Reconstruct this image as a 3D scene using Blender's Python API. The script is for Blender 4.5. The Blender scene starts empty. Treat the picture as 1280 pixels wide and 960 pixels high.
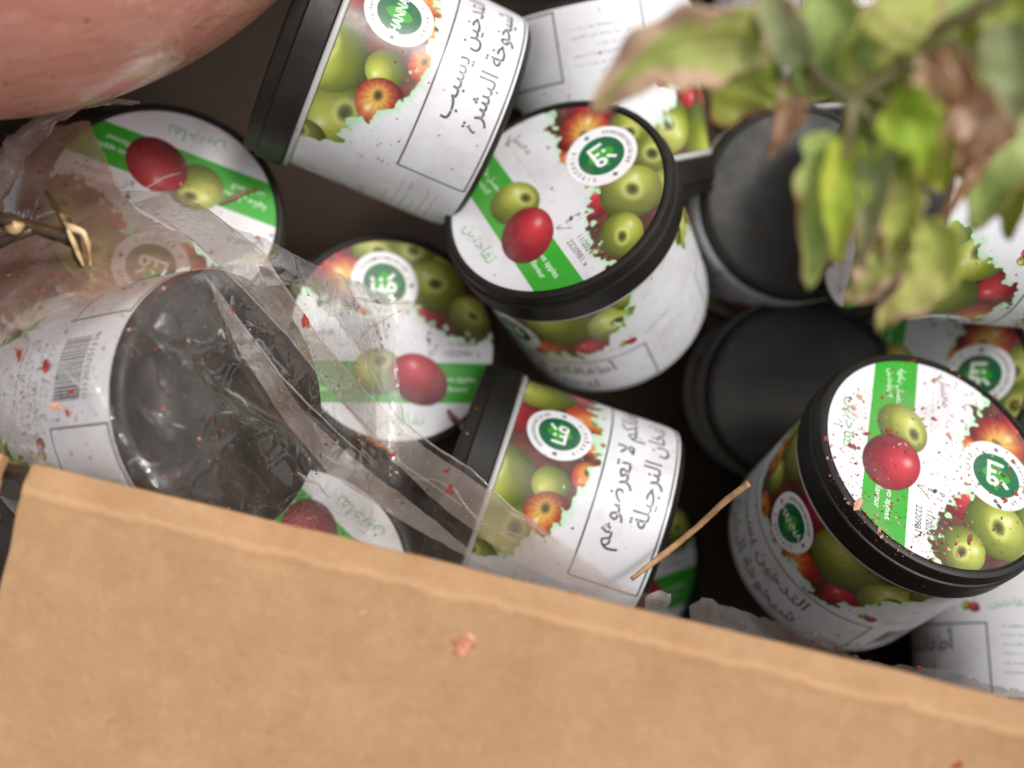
import bpy, bmesh, math, random
import numpy as np
from mathutils import Vector, Matrix, noise
from mathutils.bvhtree import BVHTree
from mathutils.geometry import delaunay_2d_cdt
R_ = math.radians
SC = bpy.context.scene
COL = SC.collection
random.seed(7)

# ------------------------------------------------------------------ camera, sky, light
TILT, CAMH, FPX = R_(25), 0.52, 1244.0
cd = bpy.data.cameras.new('camera')
cam = bpy.data.objects.new('camera', cd)
COL.objects.link(cam)
SC.camera = cam
cam.location = (0, 0, CAMH)
cam.rotation_euler = (TILT, 0, 0)
cd.sensor_width = 36
cd.lens = 36 * FPX / 1280
cd.clip_start, cd.clip_end = 0.01, 200
cd.dof.use_dof = True
cd.dof.focus_distance = 0.345
cd.dof.aperture_fstop = 3.8

SUN_EL, SUN_AZ = 62, -5          # azimuth measured from +X towards +Y
w = bpy.data.worlds.new('World')
SC.world = w
w.use_nodes = True
nt = w.node_tree
bg = nt.nodes['Background']
sky = nt.nodes.new('ShaderNodeTexSky')
sky.sky_type = 'NISHITA'
sky.sun_disc = False
sky.sun_elevation = R_(SUN_EL)
sky.sun_rotation = R_(90 - SUN_AZ)
sky.air_density = 1.0
sky.dust_density = 5.0
hs = nt.nodes.new('ShaderNodeHueSaturation')     # overcast: the cloud layer takes the blue out
hs.inputs['Saturation'].default_value = 0.15
nt.links.new(sky.outputs[0], hs.inputs['Color'])
nt.links.new(hs.outputs[0], bg.inputs['Color'])
bg.inputs['Strength'].default_value = 0.13
sd = bpy.data.lights.new('sun', 'SUN')
sd.energy = 1.1
sd.angle = R_(10)
sd.color = (1.0, 0.95, 0.88)
sun = bpy.data.objects.new('sun', sd)
COL.objects.link(sun)
dv = Vector((math.cos(R_(SUN_EL)) * math.cos(R_(SUN_AZ)), math.cos(R_(SUN_EL)) * math.sin(R_(SUN_AZ)), math.sin(R_(SUN_EL))))
sun.rotation_euler = dv.to_track_quat('Z', 'Y').to_euler()
SC.view_settings.view_transform = 'Standard'
SC.view_settings.look = 'None'
SC.view_settings.gamma = 1
SC.view_settings.exposure = 0.32
SC.cycles.max_bounces = 10
SC.cycles.transparent_max_bounces = 16
SC.cycles.use_denoising = True

RC = Matrix.Rotation(TILT, 3, 'X')
def V(x, y, z):                   # a direction given in camera axes -> world
    return RC @ Vector((x, y, z))
def P(px, py, d):                 # a point given by photo position and distance -> world
    return Vector((0, 0, CAMH)) + RC @ (Vector(((px - 640) / FPX, (480 - py) / FPX, -1)) * d)

# ------------------------------------------------------------------ helpers
def tag(o, label=None, cat=None, group=None, kind=None):
    if label: o['label'] = label
    if cat: o['category'] = cat
    if group: o['group'] = group
    if kind: o['kind'] = kind
    return o
def empty(name, loc):
    o = bpy.data.objects.new(name, None)
    o.empty_display_size = 0.02
    o.location = loc
    COL.objects.link(o)
    return o
def mk(name, vs, fs, mat, parent=None, smooth=True, uvs=None):
    me = bpy.data.meshes.new(name)
    me.from_pydata([tuple(v) for v in vs], [], fs)
    if uvs is not None:
        ul = me.uv_layers.new(name='UVMap')
        for l in me.loops:
            ul.data[l.index].uv = uvs[l.vertex_index]
    if smooth:
        me.polygons.foreach_set('use_smooth', [True] * len(me.polygons))
    me.materials.append(mat)
    me.update()
    o = bpy.data.objects.new(name, me)
    COL.objects.link(o)
    if parent: o.parent = parent
    return o
def lathe(name, prof, mat, parent=None, n=96, cap0=False, cap1=False, sharp=40):
    vs, fs = [], []
    m = len(prof)
    for i in range(n):
        a = 2 * math.pi * i / n
        for r, z in prof:
            vs.append((r * math.cos(a), r * math.sin(a), z))
    for i in range(n):
        j = (i + 1) % n
        for k in range(m - 1):
            fs.append((i * m + k, j * m + k, j * m + k + 1, i * m + k + 1))
    if cap0: fs.append([i * m for i in range(n)][::-1])
    if cap1: fs.append([i * m + m - 1 for i in range(n)])
    o = mk(name, vs, fs, mat, parent)
    try: o.data.set_sharp_from_angle(angle=R_(sharp))
    except Exception: pass
    return o
def tube(name, pts, rad, mat, parent=None, n=10, jit=0.0):
    # smooth centre line through pts
    P_ = [Vector(p) for p in pts]
    line, rr = [], []
    for i in range(len(P_) - 1):
        p0, p1, p2, p3 = P_[max(i - 1, 0)], P_[i], P_[i + 1], P_[min(i + 2, len(P_) - 1)]
        for s in range(6):
            t = s / 6
            line.append(0.5 * (2 * p1 + (p2 - p0) * t + (2 * p0 - 5 * p1 + 4 * p2 - p3) * t * t + (3 * p1 - p0 - 3 * p2 + p3) * t ** 3))
            rr.append(rad[i] * (1 - t) + rad[i + 1] * t)
    line.append(P_[-1]); rr.append(rad[-1])
    vs, fs = [], []
    for i, p in enumerate(line):
        t = (line[min(i + 1, len(line) - 1)] - line[max(i - 1, 0)]).normalized()
        u = t.cross(Vector((0.13, 0.2, 1))).normalized(); v = t.cross(u)
        for k in range(n):
            a = 2 * math.pi * k / n
            r = rr[i] * (1 + jit * noise.noise(p * 300 + Vector((k * 1.7, 0, 0))))
            vs.append(p + (u * math.cos(a) + v * math.sin(a)) * r)
    for i in range(len(line) - 1):
        for k in range(n):
            fs.append((i * n + k, i * n + (k + 1) % n, (i + 1) * n + (k + 1) % n, (i + 1) * n + k))
    fs.append(list(range(n))[::-1]); fs.append([(len(line) - 1) * n + k for k in range(n)])
    return mk(name, vs, fs, mat, parent)

# ------------------------------------------------------------------ material helpers
def newmat(name):
    m = bpy.data.materials.new(name); m.use_nodes = True
    return m, m.node_tree, m.node_tree.nodes['Principled BSDF']
def N(nt, typ, **kw):
    n = nt.nodes.new(typ)
    for k, v in kw.items():
        if k.startswith('i_'): n.inputs[k[2:].replace('_', ' ')].default_value = v
        else: setattr(n, k, v)
    return n
def ramp(nt, src, stops, interp='LINEAR'):
    r = nt.nodes.new('ShaderNodeValToRGB')
    r.color_ramp.interpolation = interp
    e = r.color_ramp.elements
    while len(e) < len(stops): e.new(0.5)
    for k, (p, c) in enumerate(stops):
        e[k].position = p
        e[k].color = c if len(c) == 4 else (*c, 1)
    nt.links.new(src, r.inputs[0])
    return r.outputs[0]
def g(v): return (v, v, v, 1)
def nz(nt, scale, detail=4, rough=0.55, co=None, dist=0.0):
    n = N(nt, 'ShaderNodeTexNoise'); n.inputs['Scale'].default_value = scale
    n.inputs['Detail'].default_value = detail; n.inputs['Roughness'].default_value = rough
    n.inputs['Distortion'].default_value = dist
    if co is None:
        tc = N(nt, 'ShaderNodeTexCoord'); co = tc.outputs['Object']
    nt.links.new(co, n.inputs['Vector'])
    return n.outputs['Fac']
def mixc(nt, fac, a, b, mode='MIX'):
    m = N(nt, 'ShaderNodeMix', data_type='RGBA', blend_type=mode)
    for s, v in ((0, fac), (6, a), (7, b)):
        if isinstance(v, (int, float)): m.inputs[s].default_value = v
        elif isinstance(v, tuple): m.inputs[s].default_value = v if len(v) == 4 else (*v, 1)
        else: nt.links.new(v, m.inputs[s])
    return m.outputs[2]
def bump(nt, h, strength, dist):
    b = N(nt, 'ShaderNodeBump'); b.inputs['Strength'].default_value = strength
    b.inputs['Distance'].default_value = dist
    nt.links.new(h, b.inputs['Height'])
    return b.outputs[0]
def math_(nt, op, a, b=None, clamp=False):
    m = N(nt, 'ShaderNodeMath', operation=op, use_clamp=clamp)
    for s, v in ((0, a), (1, b)):
        if v is None: continue
        if isinstance(v, (int, float)): m.inputs[s].default_value = v
        else: nt.links.new(v, m.inputs[s])
    return m.outputs[0]

# ------------------------------------------------------------------ printed artwork (flat print, painted here)
AR = {'ا': 0xFE8D, 'أ': 0xFE83, 'ب': 0xFE8F, 'ة': 0xFE93, 'ت': 0xFE95, 'ج': 0xFE9D, 'ح': 0xFEA1, 'خ': 0xFEA5, 'د': 0xFEA9,
      'ر': 0xFEAD, 'ز': 0xFEAF, 'س': 0xFEB1, 'ش': 0xFEB5, 'ص': 0xFEB9, 'ض': 0xFEBD, 'ط': 0xFEC1, 'ع': 0xFEC9, 'ف': 0xFED1,
      'ك': 0xFED9, 'ل': 0xFEDD, 'م': 0xFEE1, 'ن': 0xFEE5, 'ه': 0xFEE9, 'و': 0xFEED, 'ي': 0xFEF1, 'ﻻ': 0xFEFB}
RJ = set('اأدرزوةﻻ')               # join only to the letter before
def arabic(s):
    s = s.replace('لا', 'ﻻ')
    out = []
    for i, c in enumerate(s):
        if c not in AR: out.append(c); continue
        prev = i > 0 and s[i - 1] in AR and s[i - 1] not in RJ
        nxt = i + 1 < len(s) and s[i + 1] in AR and c not in RJ
        b = AR[c]
        out.append(chr(b + (1 if prev and not nxt else 2 if nxt and not prev else 3 if prev and nxt else 0)))
    return ''.join(out[::-1])
_tm = {}
def text_mesh(s, bold=0.0):
    if (s, bold) in _tm: return _tm[(s, bold)]
    c = bpy.data.curves.new('t', 'FONT'); c.body = s; c.align_x = 'CENTER'; c.offset = bold
    o = bpy.data.objects.new('t', c); COL.objects.link(o)
    dg = bpy.context.evaluated_depsgraph_get(); dg.update()
    m = o.evaluated_get(dg).to_mesh(); m.calc_loop_triangles()
    v = np.zeros(len(m.vertices) * 3); m.vertices.foreach_get('co', v); v = v.reshape(-1, 3)[:, :2]
    t = np.zeros(len(m.loop_triangles) * 3, dtype=np.int32); m.loop_triangles.foreach_get('vertices', t)
    t = v[t.reshape(-1, 3)]
    bpy.data.objects.remove(o); bpy.data.curves.remove(c)
    _tm[(s, bold)] = t
    return t
def tri_mask(tris, H, W, ss=3):
    """tris in px (x right, y down) -> coverage over a bounding window"""
    x0, y0 = np.floor(tris.reshape(-1, 2).min(0)).astype(int) - 1
    x1, y1 = np.ceil(tris.reshape(-1, 2).max(0)).astype(int) + 2
    w, h = x1 - x0, y1 - y0
    buf = np.zeros((h * ss, w * ss), bool)
    for t in (tris - (x0, y0)) * ss:
        a, b, c = t
        lx, ly = np.floor(t.min(0)).astype(int); hx, hy = np.ceil(t.max(0)).astype(int) + 1
        X, Y = np.meshgrid(np.arange(lx, hx) + .5, np.arange(ly, hy) + .5)
        e0 = (b[0] - a[0]) * (Y - a[1]) - (b[1] - a[1]) * (X - a[0])
        e1 = (c[0] - b[0]) * (Y - b[1]) - (c[1] - b[1]) * (X - b[0])
        e2 = (a[0] - c[0]) * (Y - c[1]) - (a[1] - c[1]) * (X - c[0])
        m = ((e0 >= 0) & (e1 >= 0) & (e2 >= 0)) | ((e0 <= 0) & (e1 <= 0) & (e2 <= 0))
        buf[ly:hy, lx:hx] |= m
    cov = buf.reshape(h, ss, w, ss).mean((1, 3))
    return x0, y0, cov
def blend(img, x0, y0, cov, col, alpha=1.0):
    H, W, _ = img.shape
    h, w = cov.shape
    ax, ay, bx, by = max(x0, 0), max(y0, 0), min(x0 + w, W), min(y0 + h, H)
    if ax >= bx or ay >= by: return
    c = cov[ay - y0:by - y0, ax - x0:bx - x0, None] * alpha
    img[ay:by, ax:bx] = img[ay:by, ax:bx] * (1 - c) + np.array(col) * c
def text(img, s, x, y, size, col, ang=0, bold=0.0, sx=1.0, alpha=1.0):
    t = text_mesh(s, bold).copy()
    if not len(t): return
    yc = (t[..., 1].max() + t[..., 1].min()) / 2; xc = (t[..., 0].max() + t[..., 0].min()) / 2
    q = np.stack([(t[..., 0] - xc) * size * sx, -(t[..., 1] - yc) * size], -1)
    ca, sa = math.cos(ang), math.sin(ang)
    q = np.stack([q[..., 0] * ca - q[..., 1] * sa + x, q[..., 0] * sa + q[..., 1] * ca + y], -1)
    blend(img, *tri_mask(q, *img.shape[:2]), col, alpha)
def smooth(e0, e1, x):
    t = np.clip((x - e0) / (e1 - e0), 0, 1); return t * t * (3 - 2 * t)
def vnoise(H, W, cell, seed):
    r = np.random.RandomState(seed); gh, gw = int(H / cell) + 3, int(W / cell) + 3
    G = r.rand(gh, gw)
    y = np.arange(H) / cell; x = np.arange(W) / cell
    yi, xi = y.astype(int), x.astype(int); fy, fx = y - yi, x - xi
    fy = (fy * fy * (3 - 2 * fy))[:, None]; fx = (fx * fx * (3 - 2 * fx))[None]
    return (G[yi][:, xi] * (1 - fy) * (1 - fx) + G[yi][:, xi + 1] * (1 - fy) * fx + G[yi + 1][:, xi] * fy * (1 - fx) + G[yi + 1][:, xi + 1] * fy * fx)
def c255(*c): return np.array(c) / 255.0
def disc(img, cx, cy, rx, ry, col, ang=0, edge=1.2, alpha=1.0, mask=None):
    """soft-edged ellipse; col may be a function of (u,v,rr) over the window"""
    H, W, _ = img.shape
    R = int(max(rx, ry) + 4)
    x0, x1, y0, y1 = max(int(cx) - R, 0), min(int(cx) + R, W), max(int(cy) - R, 0), min(int(cy) + R, H)
    if x0 >= x1 or y0 >= y1: return
    X, Y = np.meshgrid(np.arange(x0, x1) + .5 - cx, np.arange(y0, y1) + .5 - cy)
    ca, sa = math.cos(ang), math.sin(ang)
    u, v = (X * ca + Y * sa) / rx, (-X * sa + Y * ca) / ry
    rr = np.sqrt(u * u + v * v)
    m = smooth(1 + edge / min(rx, ry), 1 - edge / min(rx, ry), rr)[..., None] * alpha
    if mask is not None: m = m * mask[y0:y1, x0:x1, None]
    C = col(u, v, rr) if callable(col) else np.array(col)
    img[y0:y1, x0:x1] = img[y0:y1, x0:x1] * (1 - m) + C * m
def apple(img, cx, cy, r, kind, ang=0.0, cal=(0.25, -0.2), sq=0.95, seed=0, mask=None, calyx=True):
    rs = np.random.RandomState(seed)
    def col(u, v, rr):
        if kind == 'green':
            a, b, lo = c255(204, 208, 100), c255(156, 166, 54), c255(72, 84, 26)
        elif kind == 'red':
            a, b, lo = c255(208, 62, 70), c255(174, 34, 48), c255(92, 16, 28)
        elif kind == 'orange':
            a, b, lo = c255(236, 120, 52), c255(205, 62, 30), c255(110, 26, 16)
        else:
            a, b, lo = c255(232, 190, 84), c255(206, 66, 44), c255(100, 22, 22)
        lam = np.clip(0.75 - 0.55 * (u * 0.35 + v * 0.75) - 0.55 * rr ** 3, 0, 1)[..., None]
        C = lo * (1 - lam) + b * lam
        hi = np.clip(1 - np.hypot(u + .25, v + .3) / .75, 0, 1)[..., None]
        C = C * (1 - hi) + a * hi
        if kind in ('two', 'orange'):
            st = (np.sin(np.arctan2(v - cal[1], u - cal[0]) * 13 + seed) * .5 + .5)[..., None]
            y = smooth(.9, .1, np.hypot(u - cal[0], v - cal[1]))[..., None]
            C = C * (1 - y * .75) + c255(236, 196, 92) * y * .75
            C = C * (1 - .12 * st)
        if calyx:
            dd = np.hypot((u - cal[0]) / 1.0, (v - cal[1]) / .8)
            ring = np.exp(-((dd - .34) / .12) ** 2)[..., None] * .45
            C = C * (1 - ring) + c255(228, 232, 160) * ring if kind == 'green' else C * (1 - ring * .5) + a * ring * .5
            pit = smooth(.34, .04, dd)[..., None] * .85
            C = C * (1 - pit) + c255(38, 44, 14) * pit
        gl = np.exp(-((u + .38) ** 2 + (v + .42) ** 2) / .022)[..., None] * .55
        C = C * (1 - gl) + c255(250, 250, 240) * gl
        return C
    disc(img, cx, cy, r, r * sq, col, ang, edge=1.6, mask=mask)
def tri_list(poly):
    return np.array([[poly[0], poly[i], poly[i + 1]] for i in range(1, len(poly) - 1)], float)
def poly(img, pts, col, alpha=1.0):
    blend(img, *tri_mask(tri_list(pts), *img.shape[:2]), col, alpha)
def line(img, a, b, wd, col, alpha=1.0):
    a, b = np.array(a, float), np.array(b, float)
    d = (b - a) / np.linalg.norm(b - a); n = np.array([-d[1], d[0]]) * wd / 2
    poly(img, [a + n, b + n, b - n, a - n], col, alpha)
WHITE = c255(226, 226, 230)
GREEN = c255(52, 166, 44)
DGREEN = c255(6, 104, 62)
INK = c255(70, 68, 72)
def emblem(img, cx, cy, r, latin):
    disc(img, cx, cy, r, r, c255(214, 216, 220))
    disc(img, cx, cy, r * .965, r * .965, c255(246, 246, 248))
    disc(img, cx, cy, r * .64, r * .64, DGREEN)
    # bright leaf
    k = r * .42
    for s in (1, -1):
        for h in (1, -1):
            poly(img, [(cx, cy), (cx + s * k * 1.15, cy), (cx + s * k * .55, cy - h * k * .3), (cx + s * k * .3, cy - h * k * .75), (cx, cy - h * k * .95)], c255(60, 170, 40), .9)
    if latin:
        text(img, 'HANNA', cx, cy, r * .42, c255(250, 252, 250), bold=.012, sx=.82)
    else:
        t = c255(250, 252, 250); wd = r * .095
        pts = [(cx - .36 * r, cy - .20 * r), (cx - .36 * r, cy + .20 * r)]
        line(img, *pts, wd, t)
        line(img, (cx - .36 * r - wd / 2, cy + .2 * r), (cx + .2 * r, cy + .2 * r), wd, t)
        line(img, (cx - .1 * r, cy + .2 * r), (cx - .1 * r, cy - .0 * r), wd, t)
        disc(img, cx - .1 * r, cy - .13 * r, wd * .6, wd * .6, t)
        disc(img, cx + .2 * r, cy + .1 * r, r * .15, r * .17, t)
        disc(img, cx + .2 * r, cy + .1 * r, r * .055, r * .065, DGREEN)
        line(img, (cx + .1 * r, cy - .12 * r), (cx + .3 * r, cy - .32 * r), wd, t)
    # ring print: stars left and right, minute illegible lettering between
    for a in (0, math.pi):
        text(img, '★', cx + math.cos(a) * r * .8, cy + math.sin(a) * r * .8, r * .24, INK)
    rs = np.random.RandomState(5)
    for a0, a1, n in ((-2.55, -.6, 15), (.75, 2.4, 9)):
        for a in np.linspace(a0, a1, n):
            x, y = cx + math.cos(a) * r * .8, cy + math.sin(a) * r * .8
            u = np.array([math.cos(a), math.sin(a)]); v = np.array([-u[1], u[0]])
            hh = r * .065
            for q in (-.6, .6) if rs.rand() < .6 else (0,):
                p = np.array([x, y]) + v * q * r * .04
                line(img, p - u * hh, p + u * hh, r * .022, INK, .75)
            if rs.rand() < .7: line(img, np.array([x, y]) - v * r * .03 + u * hh * (rs.rand() - .5) * 2, np.array([x, y]) + v * r * .03, r * .022, INK, .7)
def pair(img, cx, cy, s, ang=0.0):
    ca, sa = math.cos(ang), math.sin(ang)
    apple(img, cx - s * .62, cy - s * .1, s * .62, 'green', -.3, cal=(.35, -.25), sq=.85, seed=3)
    apple(img, cx + s * .42, cy + s * .12, s * .72, 'red', .3, calyx=False, sq=.8, seed=4)
def splash_art(img, inside_val, apples, seed):
    """inside_val > 0 inside the splash (px distance-like). apples clipped to it with a ragged mint rim"""
    H, W, _ = img.shape
    n = (vnoise(H, W, 34, seed) - .5) * 84 + (vnoise(H, W, 17, seed + 1) - .5) * 44 + (vnoise(H, W, 7, seed + 2) - .5) * 4
    d = inside_val + n
    glow = smooth(-44, 4, inside_val + n * .55)[..., None] * .85
    img[:] = img * (1 - glow) + c255(178, 226, 184) * glow
    m = smooth(-1.5, 1.5, d)
    art = np.zeros_like(img) + c255(84, 46, 36)
    art = art * (0.8 + .5 * vnoise(H, W, 40, seed + 5)[..., None])
    for a in apples: apple(art, *a[:4], **a[4])
    edge = (np.exp(-(d / 7) ** 2) * m)[..., None] * .6
    pale = c255(150, 190, 110)
    art = art * (1 - edge) + pale * edge
    img[:] = img * (1 - m[..., None]) + art * m[..., None]
def make_image(name, arr):
    H, W, _ = arr.shape
    im = bpy.data.images.new(name, W, H, alpha=False)
    buf = np.ones((H, W, 4), np.float32); buf[..., :3] = np.clip(arr[::-1], 0, 1)
    im.pixels.foreach_set(buf.ravel()); im.update(); im.pack()
    return im

def paint_lid():
    S = 1024; h = S / 2
    X = lambda u: h + u * h
    Y = lambda v: h - v * h
    img = np.zeros((S, S, 3)) + WHITE
    yy, xx = np.mgrid[0:S, 0:S]; u = (xx - h) / h; v = (h - yy) / h
    # ragged artwork at the top
    val = (v - (.22 + .10 * np.cos(u * 4.0) + .30 * smooth(-.25, -.85, u) - .10 * smooth(.1, .7, u))) * h
    ap = [(X(-.15), Y(.93), h * .24, 'green', dict(seed=1, cal=(.1, .2))), (X(.28), Y(.96), h * .26, 'green', dict(seed=2, cal=(-.2, .2))),
          (X(-.62), Y(.72), h * .22, 'red', dict(seed=3, cal=(.2, -.2))), (X(-.42), Y(.55), h * .27, 'two', dict(seed=4, cal=(.1, .0))),
          (X(.62), Y(.80), h * .20, 'green', dict(seed=12)), (X(-.25), Y(.25), h * .14, 'orange', dict(seed=8)),
          (X(.30), Y(.22), h * .20, 'red', dict(seed=6, calyx=False)), (X(.08), Y(.20), h * .13, 'orange', dict(seed=14)),
          (X(.45), Y(.55), h * .29, 'green', dict(seed=5, cal=(-.05, -.1))), (X(.78), Y(.26), h * .23, 'green', dict(seed=7, cal=(.1, -.05), sq=.85, ang=.5))]
    splash_art(img, val, ap, 21)
    for a, b, s in ((-.08, .02, 5), (.33, -.0, 9), (-.52, .22, 6), (-.62, .36, 9)):
        disc(img, X(a), Y(b), s * 1.5, s, c255(48, 70, 34), .6)
    emblem(img, X(-.08), Y(.55), h * .335, False)
    # green band
    poly(img, [(X(-1), Y(-.23)), (X(1), Y(-.23)), (X(1), Y(-.63)), (X(-1), Y(-.63))], GREEN)
    for k, s in enumerate((arabic('معسل بنكهة'), arabic('التفاحتين'))):
        text(img, s, X(-.62), Y(-.38 - .10 * k), h * .085, c255(240, 250, 240), bold=.004)
    for k, s in enumerate(('Two apples', 'flavour')):
        text(img, s, X(.60), Y(-.40 - .09 * k), h * .08, c255(240, 250, 240), bold=.006)
    # two apples on the band
    apple(img, X(-.18), Y(-.33), h * .25, 'green', -.2, cal=(.15, -.45), sq=.93, seed=9)
    apple(img, X(.21), Y(-.40), h * .30, 'red', .5, calyx=False, sq=.82, seed=10)
    line(img, (X(.34), Y(-.15)), (X(.43), Y(-.04)), 4, c255(96, 70, 40))
    text(img, arabic('تفاحتين'), X(-.02), Y(-.80), h * .17, c255(96, 168, 104), bold=-.006)
    # dates
    for k, s in enumerate(('11/2022', '11/2024', '22209B1 x')):
        text(img, s, X(.66 + .03 * (k == 2)), Y(.06 - .095 * k), h * .08, INK, sx=.95)
        text(img, ('P :', 'E :', 'L :')[k], X(.36), Y(.06 - .095 * k), h * .08, INK)
    # small brown logo on the left
    text(img, arabic('معسل'), X(-.76), Y(.04), h * .13, c255(130, 92, 70), ang=-.1)
    disc(img, X(-.86), Y(-.06), 16, 7, c255(160, 96, 50), .8); disc(img, X(-.84), Y(-.07), 14, 5, c255(120, 70, 40), -.7)
    for k in range(7): line(img, (X(-.72 + .07 * k), Y(-.06)), (X(-.68 + .07 * k), Y(-.07)), 4, c255(120, 120, 125), .5)
    return make_image('lid_print', img)

def paint_label():
    W, H = 3072, 640
    img = np.zeros((H, W, 3)) + WHITE
    X = lambda u: u * W
    Y = lambda v: (1 - v) * H
    yy, xx = np.mgrid[0:H, 0:W]; u = xx / W; v = 1 - yy / H
    du = np.abs(((u - .25) % .5 + .25) % .5 - .25)         # distance from the nearer front (u=.25, .75)
    low = .53 + .30 * smooth(.09, .19, du) + .5 * smooth(.185, .235, du) + .03 * np.cos(u * 40)
    val = (v - low) * H
    ap = []
    for f in (.25, .75):
        for (a, b, r, k, q) in ((.02, 1.02, .2, 'red', dict(seed=8)), (-.17, .62, .13, 'red', dict(seed=3)), (-.155, .84, .22, 'green', dict(seed=1, cal=(.2, .1))), (-.085, 1.0, .22, 'green', dict(seed=2)),
                               (-.075, .70, .12, 'green', dict(seed=31, calyx=False)), (-.115, .66, .15, 'two', dict(seed=4)),
                               (-.05, .50, .11, 'orange', dict(seed=21)), (.0, .50, .10, 'orange', dict(seed=22)), (.05, .58, .16, 'orange', dict(seed=23, cal=(-.2, .3))),
                               (.115, .60, .13, 'red', dict(seed=24, calyx=False)),
                               (.085, .92, .25, 'green', dict(seed=5, calyx=False)), (.165, .80, .21, 'green', dict(seed=6, cal=(.0, -.05), sq=.88)), (.20, 1.0, .16, 'green', dict(seed=7)), (-.205, .98, .14, 'green', dict(seed=9))):
            ap.append((X(f + a), Y(b), r * H, k, q))
    splash_art(img, val, ap, 40)
    rs = np.random.RandomState(3)
    for k in range(26):
        f = (.25, .75)[k % 2]
        disc(img, X(f + rs.uniform(-.2, .2)), Y(rs.uniform(.48, .62)), rs.uniform(2, 6), rs.uniform(2, 5), (c255(150, 40, 40), c255(60, 90, 50))[rs.randint(2)], rs.rand() * 3)
    emblem(img, X(.25), Y(.735), H * .20, False)
    emblem(img, X(.75), Y(.735), H * .20, True)
    for f, l1, l2 in ((.25, 'أطفالكم لا تعرضوهم', 'لدخان النرجيلة'), (.75, 'التدخين يسبب', 'شيخوخة البشرة')):
        x0, x1 = X(f - .185), X(f + .185)
        box = c255(70, 70, 76)
        line(img, (x0, Y(.44)), (x1, Y(.44)), 7, box)
        line(img, (x0, Y(.445)), (x0, Y(.015)), 7, box); line(img, (x1, Y(.445)), (x1, Y(.015)), 7, box)
        line(img, (x0, Y(.02)), (x1, Y(.02)), 7, box)
        text(img, arabic(l1), X(f), Y(.32), H * .145, INK, bold=.008, sx=1.12)
        text(img, arabic(l2), X(f), Y(.14), H * .145, INK, bold=.008, sx=1.12)
        pair(img, X(f + .165), Y(.545), H * .055)
        text(img, arabic('تفاحتين'), X(f + .215), Y(.56), H * .075, c255(120, 165, 125))
    # small print on one side panel, barcode on the other
    for k in range(6):
        n = 30 if k % 3 else 18
        for q in range(n):
            if rs.rand() < .8:
                xa = X(.5 - .045 + q * .003)
                line(img, (xa, Y(.42 - .055 * k) + rs.uniform(-3, 3)), (xa + rs.uniform(4, 9), Y(.42 - .055 * k) + rs.uniform(-3, 3)), 4, c255(110, 110, 116), .8)
    for k in range(5):
        for q in range(24):
            if rs.rand() < .8:
                xa = X(.965 + q * .003) % W
                line(img, (xa, Y(.72 - .055 * k) + rs.uniform(-3, 3)), (xa + rs.uniform(4, 9), Y(.72 - .055 * k) + rs.uniform(-3, 3)), 4, c255(110, 110, 116), .8)
    x = -.036 * W
    while x < .036 * W:
        wdt = rs.choice([3, 3, 5, 8])
        xa = int(x % W)
        img[int(Y(.40)):int(Y(.20)), xa:min(xa + wdt, W)] = c255(60, 58, 60)
        x += wdt + rs.choice([3, 4, 6])
    text(img, '6251136', X(.018), Y(.165), H * .06, INK); text(img, '031207', X(.982), Y(.165), H * .06, INK)
    return make_image('label_print', img)

def print_mat(name, im, rough):
    m, nt, b = newmat(name)
    uv = N(nt, 'ShaderNodeUVMap')
    t = N(nt, 'ShaderNodeTexImage'); t.image = im; t.interpolation = 'Cubic'
    nt.links.new(uv.outputs[0], t.inputs[0])
    oi = N(nt, 'ShaderNodeObjectInfo')
    vm = N(nt, 'ShaderNodeVectorMath', operation='ADD')
    tc = N(nt, 'ShaderNodeTexCoord')
    nt.links.new(tc.outputs['Object'], vm.inputs[0]); nt.links.new(oi.outputs['Location'], vm.inputs[1])
    dirt = ramp(nt, nz(nt, 38, 6, .65, vm.outputs[0]), [(.48, g(0)), (.80, g(.42))])
    c = mixc(nt, dirt, t.outputs[0], (.33, .25, .2, 1))
    speck = ramp(nt, nz(nt, 520, 2, .5, vm.outputs[0]), [(.70, g(0)), (.76, g(.55))])
    c = mixc(nt, speck, c, (.24, .07, .04, 1))
    nt.links.new(c, b.inputs['Base Color'])
    r = ramp(nt, nz(nt, 90, 4, .6, vm.outputs[0]), [(.3, g(rough - .06)), (.7, g(rough + .12))])
    nt.links.new(r, b.inputs['Roughness'])
    nt.links.new(bump(nt, nz(nt, 60, 3, .5, vm.outputs[0]), .12, .0006), b.inputs['Normal'])
    b.inputs['Specular IOR Level'].default_value = .5
    return m

M_LID = print_mat('lid_print', paint_lid(), .38)
M_LABEL = print_mat('label_print', paint_label(), .30)

def plastic(name, col, rough, dusty=.12):
    m, nt, b = newmat(name)
    d = ramp(nt, nz(nt, 45, 7, .65), [(.45, g(0)), (.85, g(dusty))])
    c = mixc(nt, d, col, (.30, .25, .2, 1))
    sp = ramp(nt, nz(nt, 700, 2, .5), [(.75, g(0)), (.80, g(.15))])
    nt.links.new(mixc(nt, sp, c, (.35, .22, .15, 1)), b.inputs['Base Color'])
    nt.links.new(ramp(nt, nz(nt, 70, 5, .6), [(.3, g(rough - .07)), (.7, g(rough + .1))]), b.inputs['Roughness'])
    nt.links.new(bump(nt, nz(nt, 1500, 2, .5), .08, .0003), b.inputs['Normal'])
    return m
M_BLACK = plastic('black_plastic', (.0125, .0108, .0085, 1), .45, .05)
M_BLACK.node_tree.nodes['Principled BSDF'].inputs['Specular IOR Level'].default_value = .32
M_RING = plastic('grey_white_plastic', (.50, .50, .48, 1), .3, .2)

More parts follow.
